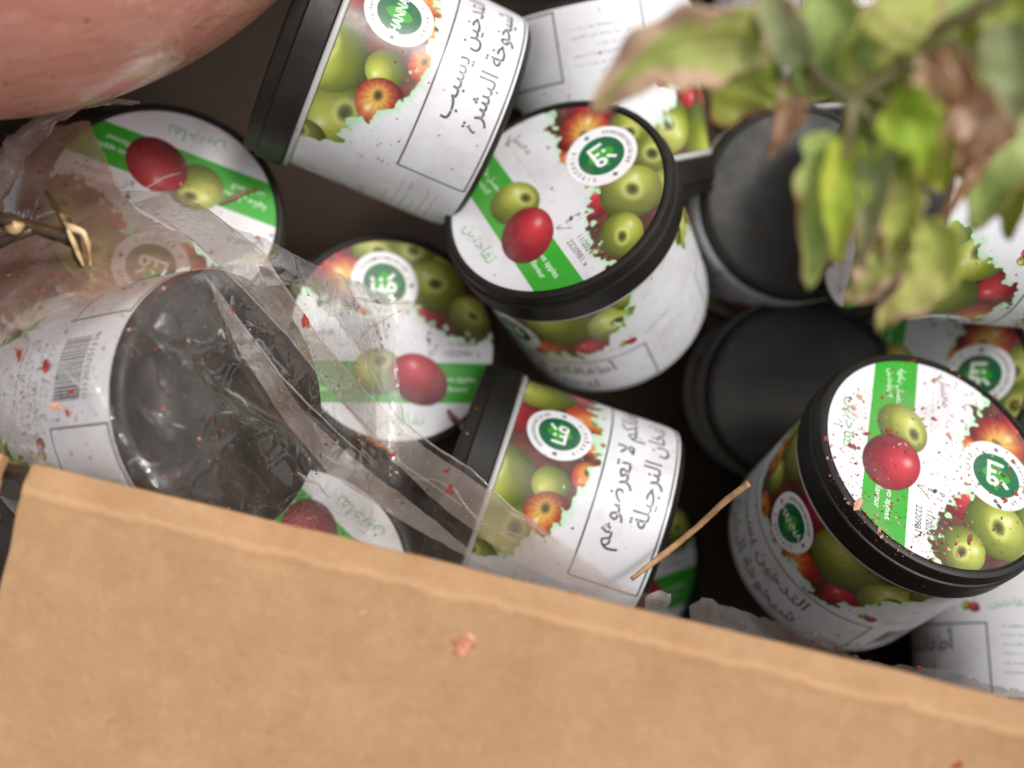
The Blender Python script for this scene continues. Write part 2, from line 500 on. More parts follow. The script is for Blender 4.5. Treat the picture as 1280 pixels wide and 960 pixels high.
# cardboard
def cardboard(name, base, flute=True):
    m, nt, b = newmat(name)
    tc = N(nt, 'ShaderNodeTexCoord')
    n1 = nz(nt, 9, 5, .6); n2 = nz(nt, 60, 6, .7); n3 = nz(nt, 320, 4, .6)
    c = mixc(nt, ramp(nt, n1, [(.35, g(0)), (.68, g(1))]), tuple(x * .86 for x in base), tuple(min(x * 1.06, 1) for x in base))
    c = mixc(nt, ramp(nt, n2, [(.38, g(.0)), (.70, g(.55))]), c, (base[0] * .78, base[1] * .66, base[2] * .55))
    mp = N(nt, 'ShaderNodeMapping'); mp.inputs['Scale'].default_value = (260, 900, 260)
    nt.links.new(tc.outputs['Object'], mp.inputs[0])
    fib = nz(nt, 1, 3, .6, mp.outputs[0])
    c = mixc(nt, ramp(nt, fib, [(.56, g(0)), (.72, g(.22))]), c, (base[0] * 1.2, base[1] * 1.22, base[2] * 1.3))
    c = mixc(nt, ramp(nt, n3, [(.54, g(0)), (.70, g(.20))]), c, tuple(x * .5 for x in base))
    c = mixc(nt, ramp(nt, nz(nt, 170, 5, .7), [(.52, g(0)), (.70, g(.16))]), c, tuple(x * 1.6 for x in base))
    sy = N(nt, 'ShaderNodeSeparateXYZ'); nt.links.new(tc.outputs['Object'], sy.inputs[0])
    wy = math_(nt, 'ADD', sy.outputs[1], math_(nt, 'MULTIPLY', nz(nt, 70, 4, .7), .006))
    worn_highlight = ramp(nt, math_(nt, 'ADD', math_(nt, 'MULTIPLY', wy, 60.0), .5), [(.30, g(0)), (.40, g(.42)), (.50, g(.1)), (.6, g(0))])  # worn fold line, with the edge's highlight painted in as a paler band
    c = mixc(nt, worn_highlight, c, tuple(x * 1.65 for x in base))
    c = mixc(nt, ramp(nt, nz(nt, 22, 2, .5), [(.70, g(0)), (.78, g(.3))]), c, (.30, .16, .08))
    nt.links.new(c, b.inputs['Base Color'])
    b.inputs['Roughness'].default_value = .82
    b.inputs['Specular IOR Level'].default_value = .25
    h = math_(nt, 'ADD', math_(nt, 'MULTIPLY', n3, .35), n1)
    h = math_(nt, 'ADD', h, math_(nt, 'MULTIPLY', n2, .5))
    nt.links.new(bump(nt, h, .35, .0016), b.inputs['Normal'])
    return m
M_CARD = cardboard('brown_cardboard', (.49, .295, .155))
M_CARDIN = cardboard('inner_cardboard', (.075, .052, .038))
M_TORN, nt, b = newmat('torn_cardboard')
nt.links.new(ramp(nt, nz(nt, 260, 3), [(.35, (.42, .15, .07)), (.5, (.66, .30, .16)), (.65, (.76, .45, .28))]), b.inputs['Base Color'])
b.inputs['Roughness'].default_value = .7

# ------------------------------------------------------------------ ground and the cardboard box
mg, nt, b = newmat('dark_ground')
nt.links.new(ramp(nt, nz(nt, 12, 6, .65), [(.3, (.018, .013, .010)), (.7, (.05, .037, .028))]), b.inputs['Base Color'])
b.inputs['Roughness'].default_value = .8
nt.links.new(bump(nt, nz(nt, 60, 5, .6), .5, .004), b.inputs['Normal'])
tag(mk('ground', [(-40, -40, -.006), (40, -40, -.006), (40, 40, -.006), (-40, 40, -.006)], [(0, 1, 2, 3)], mg, smooth=False), kind='structure')

H1, H2 = P(41, 597, .30), P(1280, 898, .272)
RIM = (H1.z + H2.z) / 2
ex = Vector((H2.x - H1.x, H2.y - H1.y, 0)).normalized(); ey = Vector((-ex.y, ex.x, 0))
yaw = math.atan2(ex.y, ex.x)
box = tag(empty('cardboard_box', (H1.x, H1.y, 0)), 'open brown cardboard box with its front flap folded out, filled with jars', 'box')
box.rotation_euler = (0, 0, yaw)
# box coordinates: x along the front rim (0 at the flap's left corner), y inwards, z up
def slab(name, x0, x1, y0, y1, z0, z1, mat, parent, bev=.0012, warp=0):
    bm = bmesh.new()
    bmesh.ops.create_cube(bm, size=1)
    for v in bm.verts:
        v.co = Vector((x0 if v.co.x < 0 else x1, y0 if v.co.y < 0 else y1, z0 if v.co.z < 0 else z1))
    bmesh.ops.bevel(bm, geom=bm.edges[:], offset=bev, segments=3, affect='EDGES')
    me = bpy.data.meshes.new(name); bm.to_mesh(me); bm.free()
    me.polygons.foreach_set('use_smooth', [True] * len(me.polygons))
    me.materials.append(mat)
    o = bpy.data.objects.new(name, me); COL.objects.link(o); o.parent = parent
    return o
T = .0045
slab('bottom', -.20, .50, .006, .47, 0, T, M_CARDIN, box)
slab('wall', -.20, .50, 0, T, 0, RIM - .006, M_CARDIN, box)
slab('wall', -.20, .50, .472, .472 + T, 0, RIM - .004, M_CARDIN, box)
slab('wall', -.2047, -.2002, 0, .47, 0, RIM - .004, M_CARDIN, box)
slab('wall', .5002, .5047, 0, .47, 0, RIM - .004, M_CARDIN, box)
def flap(name, x0, x1, length, slope, mat, seed=0, skew=(0, 0)):
    """folded flap: rolls over the rim, then slopes down and outwards; with real thickness"""
    nx, ny = 140, 60
    prof = []                       # (y, z, ny, nz) along the flap from the inside of the fold outwards
    s = R_(slope)
    r = .0030
    for k in range(9):
        a = R_(90) + (math.pi / 2 - s) * 0 + (k / 8) * s
        prof.append((-math.sin(k / 8 * s) * r, RIM - r + math.cos(k / 8 * s) * r))
    y, z = prof[-1]
    L = np.linspace(0, 1, ny) ** 1.3 * length
    for q in L[1:]:
        bow = .004 * math.sin(q / length * 2.2)
        crease = -.00025 * math.exp(-((q - .0045) / .0013) ** 2)
        prof.append((y - math.cos(s) * q - math.sin(s) * (bow + crease), z - math.sin(s) * q + math.cos(s) * (bow + crease)))
    prof = [(T * .9, RIM - r + .0035)] + prof
    vs, fs = [], []
    m = len(prof)
    for i in range(nx + 1):
        t = i / nx
        for j, (yy, zz) in enumerate(prof):
            x = x0 + (x1 - x0) * t + skew[0] * (1 - t) * j / m + skew[1] * t * j / m
            w_ = .0016 * noise.noise(Vector((x * 14, yy * 14, seed))) + .0010 * noise.noise(Vector((x * 45, seed, 3))) * math.exp(-(yy / .008) ** 2) + .0003 * noise.noise(Vector((x * 60, yy * 60, seed)))
            edge = .0008 * math.exp(-((x - x0) / .003) ** 2)
            vs.append((x + .0006 * noise.noise(Vector((yy * 80, 3, seed))) * (t < .01), yy, zz + w_ - edge))
    for i in range(nx):
        for j in range(m - 1):
            a = i * m + j
            fs.append((a, a + m, a + m + 1, a + 1))
    o = mk(name, vs, fs, mat, box)
    so = o.modifiers.new('thickness', 'SOLIDIFY'); so.thickness = T; so.offset = 1 if False else -1
    bv = o.modifiers.new('round', 'BEVEL'); bv.width = .0011; bv.segments = 3; bv.limit_method = 'ANGLE'; bv.angle_limit = R_(50)
    return o
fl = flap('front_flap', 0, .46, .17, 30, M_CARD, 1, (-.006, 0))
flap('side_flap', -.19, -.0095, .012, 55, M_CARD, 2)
def on_cam_ray(o, px, py):
    """where the ray of a photo position meets an object"""
    dg = bpy.context.evaluated_depsgraph_get()
    ob = o.evaluated_get(dg); inv = ob.matrix_world.inverted()
    c = inv @ cam.location; d = (inv.to_3x3() @ (P(px, py, 1) - cam.location)).normalized()
    ok, loc, nor, _ = ob.ray_cast(c, d)
    return (ob.matrix_world @ loc, (ob.matrix_world.to_3x3() @ nor).normalized()) if ok else (None, None)
def chip(name, pos, nor, size, mat, parent=None, n=9, asp=1.6, ang=0, rough=.35, thick=.12, curl=.1, seed=0):
    """an irregular flake lying on a surface, with thickness and a raised curl"""
    rs = random.Random(seed)
    t = nor.cross(Vector((0, 0, 1)) if abs(nor.z) < .9 else Vector((1, 0, 0))).normalized(); b_ = nor.cross(t)
    t, b_ = t * math.cos(ang) + b_ * math.sin(ang), b_ * math.cos(ang) - t * math.sin(ang)
    ring = []
    for k in range(n):
        a = 2 * math.pi * k / n
        r = size * (1 + rough * rs.uniform(-1, 1))
        u, v = math.cos(a) * r * asp, math.sin(a) * r
        ring.append((u, v, size * curl * (u / size) ** 2 + size * .1 * rs.uniform(0, 1)))
    th = size * thick + .00006
    vs = [pos + t * u + b_ * v + nor * (h + th) for u, v, h in ring] + [pos + t * u * .92 + b_ * v * .92 + nor * h for u, v, h in ring]
    vs.append(pos + nor * (th + size * .18)); vs.append(pos + nor * .00001)
    fs = [(k, (k + 1) % n, 2 * n) for k in range(n)] + [(k, k + n, (k + 1) % n + n, (k + 1) % n) for k in range(n)] + [((k + 1) % n + n, k + n, 2 * n + 1) for k in range(n)]
    if name is None: return vs, fs
    return mk(name, vs, fs, mat, parent, smooth=False)
bpy.context.view_layer.update()
def on_flap(px, py):
    p, n = on_cam_ray(fl, px, py)
    return p, n

# ------------------------------------------------------------------ the jar
JH = .089
def make_jar():
    root = empty('plastic_jar', (0, 0, 0))
    body = lathe('body', [(.0405, .0016), (.0412, .0), (.0428, .0002), (.0448, .0022), (.0456, .006), (.0456, .0705)], M_BLACK, root, cap0=True)
    z0, z1 = .0030, .0700
    prof = [(.04545, z0), (.0460, z0 + .004), (.0461, z0 + .012), (.0461, z1)]
    n = 128; vs, fs, uvs = [], [], []
    for i in range(n + 1):
        a = 2 * math.pi * i / n
        for r, z in prof:
            vs.append((r * math.cos(a), r * math.sin(a), z)); uvs.append((i / n, (z - z0) / (z1 - z0)))
    for r, z in ((.0456, z1), (.0450, z0)): pass
    m = len(prof)
    for i in range(n):
        for k in range(m - 1):
            fs.append((i * m + k, (i + 1) * m + k, (i + 1) * m + k + 1, i * m + k + 1))
    mk('label', vs, fs, M_LABEL, root, uvs=uvs)
    lathe('neck_ring', [(.0455, .0702), (.0472, .0704), (.0477, .0710), (.0477, .0720), (.0472, .0726), (.0455, .0727)], M_RING, root)
    lid = lathe('lid', [(.0440, .0729), (.0482, .0729), (.0486, .0734), (.0486, .0830), (.0483, .0835), (.0476, .0837), (.0474, .0842), (.0474, .0878),
                        (.0470, .0886), (.0462, .0890), (.0450, .0890), (.0446, .0886), (.0444, .0880)], M_BLACK, root, cap1=True, sharp=30)
    vs, fs, uvs = [(0, 0, .0884)], [], [(.5, .5)]
    for rr, z in ((.0438, .0884), (.0438, .0881)):
        for i in range(n):
            a = 2 * math.pi * i / n
            vs.append((rr * math.cos(a), rr * math.sin(a), z)); uvs.append((.5 + .498 * math.cos(a), .5 + .498 * math.sin(a)))
    for i in range(n):
        j = (i + 1) % n
        fs.append((0, 1 + i, 1 + j)); fs.append((1 + i, 1 + n + i, 1 + n + j, 1 + j))
    st = mk('sticker', vs, fs, M_LID, lid, uvs=uvs, smooth=False)
    return root
proto = make_jar()
FIRST = [True]
JARS = {}
def copy_tree(o, parent=None):
    c = o.copy(); COL.objects.link(c)
    if parent: c.parent = parent
    for ch in o.children: copy_tree(ch, c)
    return c
def ray_angle(px, py, base, M3, kind, z=None):
    """angle about the jar axis at which the ray of a photo position meets the lid plane / the label cylinder"""
    inv = M3.transposed()
    c = inv @ (cam.location - base); d = inv @ (P(px, py, 1) - cam.location)
    if kind == 'lid':
        t = (.0884 - c.z) / d.z; p = c + d * t
    else:
        A = d.x ** 2 + d.y ** 2; B = 2 * (c.x * d.x + c.y * d.y); C = c.x ** 2 + c.y ** 2 - .0461 ** 2
        D = B * B - 4 * A * C
        t = (-B - math.sqrt(max(D, 0))) / (2 * A); p = c + d * t
    return math.atan2(p.y, p.x)
def jar(key, px, py, d, n, label, end='lid', lid=None, lab=None):
    """px,py,d: centre of the lid's top (or of the base), n: outward normal of that face in camera axes.
    lid=(px,py,angle in the artwork), lab=(px,py,u in the label)"""
    n = V(*Vector(n).normalized())
    c = P(px, py, d)
    ax = n if end == 'lid' else -n
    base = c - ax * JH if end == 'lid' else c
    q = ax.to_track_quat('Z', 'Y'); M3 = q.to_matrix()
    if FIRST[0]:
        o = proto; FIRST[0] = False
    else:
        o = copy_tree(proto)
    tag(o, label, 'jar', 'jars of apple flavoured molasses in the box')
    o.location = base; o.rotation_mode = 'QUATERNION'; o.rotation_quaternion = q
    ch = {c.name.split('.')[0]: c for c in o.children}
    if lab: ch['label'].rotation_euler = (0, 0, ray_angle(lab[0], lab[1], base, M3, 'lab') - lab[2] * 2 * math.pi)
    if lid: ch['lid'].rotation_euler = (0, 0, ray_angle(lid[0], lid[1], base, M3, 'lid') - lid[2])
    JARS[key] = o
    return o
EMB = math.atan2(.55, -.08); HP = math.pi / 2
FN, FL_ = .25, .75                 # label positions: Arabic front, Latin front
jar('K', 1172, 573, .371, (.23, .53, .81), 'tilted jar at the right whose white lid is speckled all over with red crumbs', lid=(1237, 592, EMB), lab=(998, 645, FL_))
jar('D', 692, 243, .393, (-.34, .43, .83), 'upright jar in the middle with its clean printed lid facing up', lid=(745, 200, EMB), lab=(787, 430, FN + .165))
jar('A', 205, 262, .398, (.32, .25, .91), 'jar under the salmon sack, torn film across the lower half of its lid', lid=(243, 172, -HP))
jar('E', 495, 423, .420, (.35, .22, .86), 'jar whose lid lies half under the torn edge of the clear film', lid=(480, 350, EMB))
jar('G', 291, 503, .335, (.84, .09, .53), 'jar on its side under the film, blank black base up and barcode showing', end='base', lab=(115, 455, 0.0))
jar('F', 564, 585, .425, (-.947, .32, .01), 'jar lying on its side before the flap, green round emblem beside its black lid', lab=(698, 541, FN))
jar('B', 356, 44, .398, (-.90, .34, .28), 'jar lying on its side beside the salmon sack, a bright streak across its label', lab=(500, 18, FL_))
jar('C', 770, 258, .470, (.17, -.96, -.2), 'upside down jar showing its white side behind the middle jar at the top edge', lab=(752, 45, .5))
jar('H', 1003, 492, .465, (-.08, .0, 1), 'upside down jar with matt black base left of the crumb speckled jar', end='base', lab=(880, 520, .1))
jar('I', 1000, 250, .448, (.06, .02, 1), 'upside down jar with black base partly hidden under the left leaves', end='base', lab=(870, 300, .0))
jar('J', 366, 726, .385, (.12, .28, .95), 'jar under the film touching the flap, only a slice of lid showing', lid=(452, 640, -HP))
jar('L', 1072, 250, .405, (-.98, .08, .03), 'jar on its side under the drooping leaves, white label end showing right', lab=(1222, 315, FL_ + .165))
jar('M', 1262, 636, .465, (.06, .93, -.30), 'jar behind the speckled jar in the lower right corner, small apples on its label', lab=(1215, 776, FN + .165))
jar('N', 776, 712, .480, (.42, -.05, .9), 'jar deep in the gap behind the thin straw, a strip of lid showing', lid=(800, 665, EMB - .9))
jar('O', 1150, 476, .448, (-.60, .35, .72), 'jar whose shaded lid peeps out above the crumb speckled lid', lid=(1125, 430, HP * .9 + 2.3))
jar('P', 1272, 402, .480, (-.15, .85, -.45), 'jar behind the speckled jar at the right edge, green apples by its rim', lab=(1225, 440, FL_ + .13))
jar('Q', 1010, 150, .50, (.10, -.85, -.45), 'jar behind the leaves at the top edge, scraps of white side visible', lab=(990, 10, .45))
jar('R', 1240, 110, .47, (-.45, -.75, -.35), 'jar behind the leaves in the top right corner', lab=(1240, 20, .5))
bpy.context.view_layer.update()

# ------------------------------------------------------------------ salmon sack, top left
msk, nt, b = newmat('salmon_plastic')
tc = N(nt, 'ShaderNodeTexCoord')
c = mixc(nt, ramp(nt, nz(nt, 14, 6, .6), [(.3, g(0)), (.7, g(1))]), (.70, .275, .20), (.80, .37, .28))
c = mixc(nt, ramp(nt, nz(nt, 240, 3, .6), [(.66, g(0)), (.72, g(.8))]), c, (.10, .05, .03))
mp = N(nt, 'ShaderNodeMapping'); mp.inputs['Scale'].default_value = (7, 40, 40); mp.inputs['Rotation'].default_value = (0, 0, R_(-12))
nt.links.new(tc.outputs['Object'], mp.inputs[0])
n1 = nz(nt, 1.0, 5, .55, mp.outputs[0], 1.6)
sc = ramp(nt, nz(nt, 2.2, 3, .6, mp.outputs[0], 2.5), [(.60, g(0)), (.64, g(.6)), (.67, g(0))])
c = mixc(nt, sc, c, (.8, .55, .48))
nt.links.new(c, b.inputs['Base Color'])
b.inputs['Roughness'].default_value = .17
b.inputs['Subsurface Weight'].default_value = .08
b.inputs['Subsurface Radius'].default_value = (.01, .004, .002)
b.inputs['Subsurface Scale'].default_value = .5
ridge = ramp(nt, n1, [(.42, g(0)), (.5, g(1)), (.58, g(0))])
rd2 = ramp(nt, nz(nt, 1.6, 4, .6, mp.outputs[0], 1.2), [(.47, g(0)), (.5, g(1)), (.53, g(0))])
nt.links.new(bump(nt, math_(nt, 'ADD', ridge, rd2), .20, .0018), b.inputs['Normal'])
b.inputs['Coat Weight'].default_value = .5; b.inputs['Coat Roughness'].default_value = .1
bm = bmesh.new(); bmesh.ops.create_icosphere(bm, subdivisions=6, radius=1)
sc_, sr = P(-60, -372, .315), .139
for v in bm.verts:
    p = v.co.copy()
    d = 1 + .010 * noise.noise(p * 2.4)
    v.co = Vector((p.x * 1.0, p.y, p.z * .80)) * d * sr
me = bpy.data.meshes.new('plastic_sack'); bm.to_mesh(me); bm.free()
me.polygons.foreach_set('use_smooth', [True] * len(me.polygons)); me.materials.append(msk)
sack = bpy.data.objects.new('plastic_sack', me); COL.objects.link(sack); sack.location = sc_
tag(sack, 'shiny salmon pink plastic sack bulging into the top left corner over the jars', 'sack')

# ------------------------------------------------------------------ clear film
def film_mat(name, milk, tint, rough=.12, dirt=.25, bs=.16):
    m = bpy.data.materials.new(name); m.use_nodes = True
    nt = m.node_tree; nt.nodes.remove(nt.nodes['Principled BSDF'])
    out = nt.nodes['Material Output']
    tr = N(nt, 'ShaderNodeBsdfTransparent'); tr.inputs[0].default_value = (.97, .965, .955, 1)
    gl = N(nt, 'ShaderNodeBsdfGlossy'); gl.inputs['Roughness'].default_value = rough
    df = N(nt, 'ShaderNodeBsdfDiffuse'); tl = N(nt, 'ShaderNodeBsdfTranslucent')
    h1 = nz(nt, 45, 3, .5, dist=1.2); h2 = nz(nt, 420, 3, .5, dist=.8)
    h3 = nz(nt, 130, 3, .5, dist=1.5)
    rg = math_(nt, 'ADD', ramp(nt, h1, [(.45, g(0)), (.5, g(1)), (.55, g(0))]), math_(nt, 'MULTIPLY', ramp(nt, h3, [(.46, g(0)), (.5, g(1)), (.54, g(0))]), ramp(nt, nz(nt, 28, 3), [(.54, g(0)), (.66, g(1.3))])))
    nb = bump(nt, math_(nt, 'ADD', rg, math_(nt, 'MULTIPLY', h2, .15)), bs, .00045)
    nt.links.new(nb, gl.inputs['Normal'])
    col = mixc(nt, ramp(nt, nz(nt, 35, 5, .6), [(.4, g(0)), (.75, g(1))]), tint, (tint[0] * .72, tint[1] * .58, tint[2] * .48))
    for s in (df, tl): nt.links.new(col, s.inputs['Color'])
    ms = N(nt, 'ShaderNodeMixShader'); ms.inputs[0].default_value = .45
    nt.links.new(df.outputs[0], ms.inputs[1]); nt.links.new(tl.outputs[0], ms.inputs[2])
    fac = math_(nt, 'ADD', math_(nt, 'MULTIPLY', ramp(nt, nz(nt, 50, 7, .7, dist=.6), [(.3, g(0)), (.8, g(1))]), dirt), milk, clamp=True)
    fac = math_(nt, 'ADD', fac, math_(nt, 'MULTIPLY', ramp(nt, nz(nt, 900, 2, .5), [(.70, g(0)), (.74, g(1))]), .35), clamp=True)
    m1 = N(nt, 'ShaderNodeMixShader'); nt.links.new(fac, m1.inputs[0])
    nt.links.new(tr.outputs[0], m1.inputs[1]); nt.links.new(ms.outputs[0], m1.inputs[2])
    fr = N(nt, 'ShaderNodeFresnel'); fr.inputs['IOR'].default_value = 1.5; nt.links.new(nb, fr.inputs['Normal'])
    m2 = N(nt, 'ShaderNodeMixShader'); nt.links.new(math_(nt, 'MINIMUM', math_(nt, 'MULTIPLY', fr.outputs[0], .8), .30), m2.inputs[0])
    nt.links.new(m1.outputs[0], m2.inputs[1]); nt.links.new(gl.outputs[0], m2.inputs[2])
    nt.links.new(m2.outputs[0], out.inputs[0])
    return m
M_FILM = film_mat('clear_film', .0, (.86, .72, .65), .05, .17, .26)
M_FOLD = film_mat('folded_film', .24, (.74, .64, .59), .08, .24)
M_HAZY = film_mat('reflection_tinted_film', .36, (.66, .44, .35), .12, .30, .3)  # pink tint is the sack's reflection, painted into the film colour

# a height field of what lies under the film, then a taut sheet over it
dg = bpy.context.evaluated_depsgraph_get()
av, af = [], []
for o in bpy.data.objects:
    if o.type == 'MESH' and o.parent and (o.name.startswith(('body', 'label', 'lid', 'sticker'))):
        off = len(av); mw = o.matrix_world
        av += [mw @ v.co for v in o.data.vertices]
        af += [[i + off for i in p.vertices] for p in o.data.polygons]
bvh = BVHTree.FromPolygons(av, af)
GS = 12
gx = np.arange(-120, 1400, GS); gy = np.arange(60, 1000, GS)
D = np.full((len(gy), len(gx)), .43)
fwd = V(0, 0, -1)
for i, y in enumerate(gy):
    for j, x in enumerate(gx):
        d = (P(x, y, 1) - cam.location)
        h = bvh.ray_cast(cam.location, d.normalized())
        if h[0] is not None: D[i, j] = min((h[0] - cam.location).dot(fwd), .43)
def minf(A, k):
    B = A.copy()
    for s in range(-k, k + 1):
        B = np.minimum(B, np.roll(A, s, 0))
    C_ = B.copy()
    for s in range(-k, k + 1):
        C_ = np.minimum(C_, np.roll(B, s, 1))
    return C_
def boxf(A, k):
    for ax in (0, 1):
        A = sum(np.roll(A, s, ax) for s in range(-k, k + 1)) / (2 * k + 1)
    return A
D = np.minimum(D, .392)
DR = boxf(boxf(boxf(minf(D, 5), 2), 2), 2)
def drape(px, py):
    fx = min(max((px - gx[0]) / GS, 0), len(gx) - 1.001); fy = min(max((py - gy[0]) / GS, 0), len(gy) - 1.001)
    i, j = int(fy), int(fx); a, b_ = fy - i, fx - j
    return (DR[i, j] * (1 - a) * (1 - b_) + DR[i, j + 1] * (1 - a) * b_ + DR[i + 1, j] * a * (1 - b_) + DR[i + 1, j + 1] * a * b_)
def rdg(x, y, s, seed):
    return 1 - min(1, abs(noise.noise(Vector((x / s, y / s, seed)))) * 3.2)
def wrinkle(x, y, seed, amp):
    wx, wy = x + 30 * noise.noise(Vector((x / 120, y / 120, 9))), y + 30 * noise.noise(Vector((x / 120, y / 120, 19)))
    a, b_ = wx * .78 + wy * .62, -wx * .62 + wy * .78          # creases run mostly down to the right
    h = .0020 * rdg(a * .25, b_, 110, seed) ** 4 + .00045 * rdg(a * .4, b_, 45, seed + 3) ** 2 + .00012 * rdg(a, b_, 24, seed + 5) ** 2
    return h * amp
def rough_edge(pts, step, jit, rs):
    out = []
    for k in range(len(pts)):
        a, b_ = np.array(pts[k], float), np.array(pts[(k + 1) % len(pts)], float)
        n = max(1, int(np.linalg.norm(b_ - a) / step))
        for q in range(n):
            p = a + (b_ - a) * q / n
            out.append(p + (np.array([rs.uniform(-1, 1), rs.uniform(-1, 1)]) * jit if q else 0))
    return out
def film(name, pts, mat, parent, lift=.0, amp=1.0, step=7, jit=2.2, seed=1, inner=8, tilt=None):
    rs = random.Random(seed)
    bd = rough_edge(pts, step, jit, rs)
    B = np.array(bd)
    def inside(x, y):
        c = False
        for k in range(len(B)):
            x1, y1 = B[k]; x2, y2 = B[k - 1]
            if (y1 > y) != (y2 > y) and x < (x2 - x1) * (y - y1) / (y2 - y1) + x1: c = not c
        return c
    pts2 = [Vector(p) for p in bd]
    x0, y0 = B.min(0); x1, y1 = B.max(0)
    yy = y0
    row = 0
    while yy < y1:
        xx = x0 + (row % 2) * inner / 2
        while xx < x1:
            q = (xx + rs.uniform(-.2, .2) * inner, yy + rs.uniform(-.2, .2) * inner)
            if inside(*q): pts2.append(Vector(q))
            xx += inner
        yy += inner; row += 1
    nb = len(bd)
    co, _, faces, *_ = delaunay_2d_cdt(pts2, [(k, (k + 1) % nb) for k in range(nb)], [], 1, 1e-4)
    vs = []
    for p in co:
        d = drape(p.x, p.y) - .0015 - lift - wrinkle(p.x, p.y, seed * 1.37, amp)
        if tilt: d += tilt(p.x, p.y)
        vs.append(P(p.x, p.y, d))
    fs = [tuple(f) for f in faces if inside(sum(co[i].x for i in f) / 3, sum(co[i].y for i in f) / 3)]
    o = mk(name, vs, fs, mat, parent)
    return o
def bag(name, label, group=None):
    return tag(empty(name, P(300, 560, .40)), label, 'plastic film', group)
def keep(o, parent):
    """parent o while leaving it where it stands"""
    o.parent = parent
    bpy.context.view_layer.update()
    o.matrix_parent_inverse = parent.matrix_world.inverted()
    return o
bagA = bag('torn_film_bag', 'torn clear plastic bag draped over the jars along the left, wrinkled and spotted')
main_poly = [(-60, 230), (10, 190), (60, 152), (112, 150), (150, 238), (214, 238), (262, 262), (300, 288), (346, 305), (388, 328), (432, 346), (478, 366), (518, 376), (506, 392), (494, 410), (498, 470),
             (506, 528), (540, 556), (590, 588), (642, 636), (690, 668), (728, 694), (768, 726), (812, 742), (826, 760), (826, 860), (500, 800), (200, 740), (-60, 720)]
f1 = keep(film('film_sheet', main_poly, M_FILM, None, 0, 1.0, seed=2), bagA)
hazy_poly = [(-60, 232), (12, 196), (60, 158), (112, 152), (148, 236), (170, 262), (240, 300), (250, 330), (190, 342), (120, 372), (60, 395), (0, 425), (-60, 440)]
f2 = keep(film('crumpled_layer', hazy_poly, M_HAZY, None, .003, 2.5, seed=5), bagA)
f3 = keep(film('folded_layer', [(165, 255), (214, 240), (262, 265), (330, 320), (400, 425), (445, 478), (505, 540), (600, 606), (700, 676), (790, 745), (720, 735), (650, 705), (560, 640), (480, 566), (405, 478), (345, 400), (300, 352), (240, 300)], M_FOLD, None, .0045, .5, step=14, jit=1.2, seed=7), bagA)
f4 = keep(film('folded_layer', [(258, 345), (290, 385), (335, 452), (380, 515), (440, 572), (520, 632), (590, 690), (640, 718), (668, 730), (590, 700), (500, 650), (410, 592), (352, 520), (306, 450), (276, 392)], M_FOLD, None, .003, .3, step=14, jit=.8, seed=9), bagA)
f5 = keep(film('folded_layer', [(395, 345), (430, 348), (478, 366), (518, 376), (505, 394), (494, 412), (496, 470), (506, 530), (470, 470), (440, 420), (400, 380)], film_mat('crinkled_film', .10, (.80, .78, .76), .06, .30, .5), None, .003, 1.8, step=6, jit=2.5, seed=11, inner=6), bagA)
def glint_creases(lines, parent, mat, lift=.0046):  # thin whitish tubes added along folds and bright spots to show as glints
    for pts, rad in lines:
        q = []
        for k in range(len(pts) - 1):
            for f in (0, .25, .5, .75):
                x, y = pts[k][0] * (1 - f) + pts[k + 1][0] * f, pts[k][1] * (1 - f) + pts[k + 1][1] * f
                x += 1.6 * noise.noise(Vector((x / 9, y / 9, 2))); y += 1.6 * noise.noise(Vector((x / 9, y / 9, 7)))
                q.append(P(x, y, drape(x, y) - lift))
        q.append(P(*pts[-1], drape(*pts[-1]) - lift))
        n = len(q)
        keep(tube('crease', q, [rad * (.25 + .75 * math.sin(math.pi * i / (n - 1)) + .35 * noise.noise(Vector((i * .7, rad * 9e3, 0)))) for i in range(n)], mat, None, n=7, jit=.3), parent)
M_ROLL = film_mat('rolled_film', .45, (.34, .24, .22), .08, .3)
rl = tube('rolled_edge', [P(-8, 250, .335), P(8, 212, .33), P(24, 182, .328), P(58, 152, .328), P(95, 134, .33), P(135, 127, .333), P(175, 128, .338)], [.0026, .0036, .0040, .0030, .0014, .0009, .0004], M_ROLL, None, n=14, jit=.9)
keep(rl, bagA)
M_GLINT = film_mat('glint_film', .25, (.85, .82, .80), .06, .1, .1)
glint_creases([([(412, 372), (428, 408), (446, 430), (458, 452), (478, 492), (505, 532)], .0005), ([(446, 430), (462, 410), (486, 396), (506, 386)], .0004), ([(398, 352), (440, 372), (484, 380), (514, 378)], .0005),
         ([(515, 598), (545, 600), (568, 612), (582, 632), (600, 654), (640, 666), (699, 684)], .0005), ([(630, 636), (662, 654), (699, 680)], .0005), ([(188, 262), (240, 300), (300, 356), (360, 420), (400, 470), (450, 525), (505, 580), (600, 648), (700, 716)], .0004),
         ([(150, 240), (215, 240), (262, 264), (330, 318), (400, 424), (445, 476), (505, 540)], .0004), ([(258, 346), (300, 402), (350, 470), (400, 520), (470, 585)], .0004), ([(67, 452), (92, 476), (124, 502)], .0004), ([(70, 454), (100, 462)], .0003),
         ([(372, 590), (384, 600), (398, 606), (412, 622)], .0006), ([(160, 580), (172, 572), (186, 582), (200, 580)], .0005), ([(140, 600), (150, 590), (158, 604)], .0004), ([(400, 566), (420, 578), (442, 588)], .0005), ([(497, 470), (500, 500), (506, 528), (540, 556), (590, 588), (642, 636), (690, 668)], .0004),
         ([(180, 236), (205, 222), (226, 216)], .0005), ([(272, 420), (276, 412), (281, 424)], .0005), ([(290, 424), (298, 420)], .0004), ([(300, 446), (310, 450)], .0004), ([(228, 456), (234, 452)], .0004), ([(280, 486), (300, 496), (310, 508)], .0005), ([(214, 530), (232, 534)], .0003), ([(276, 516), (292, 514)], .0003)], bagA, M_GLINT)
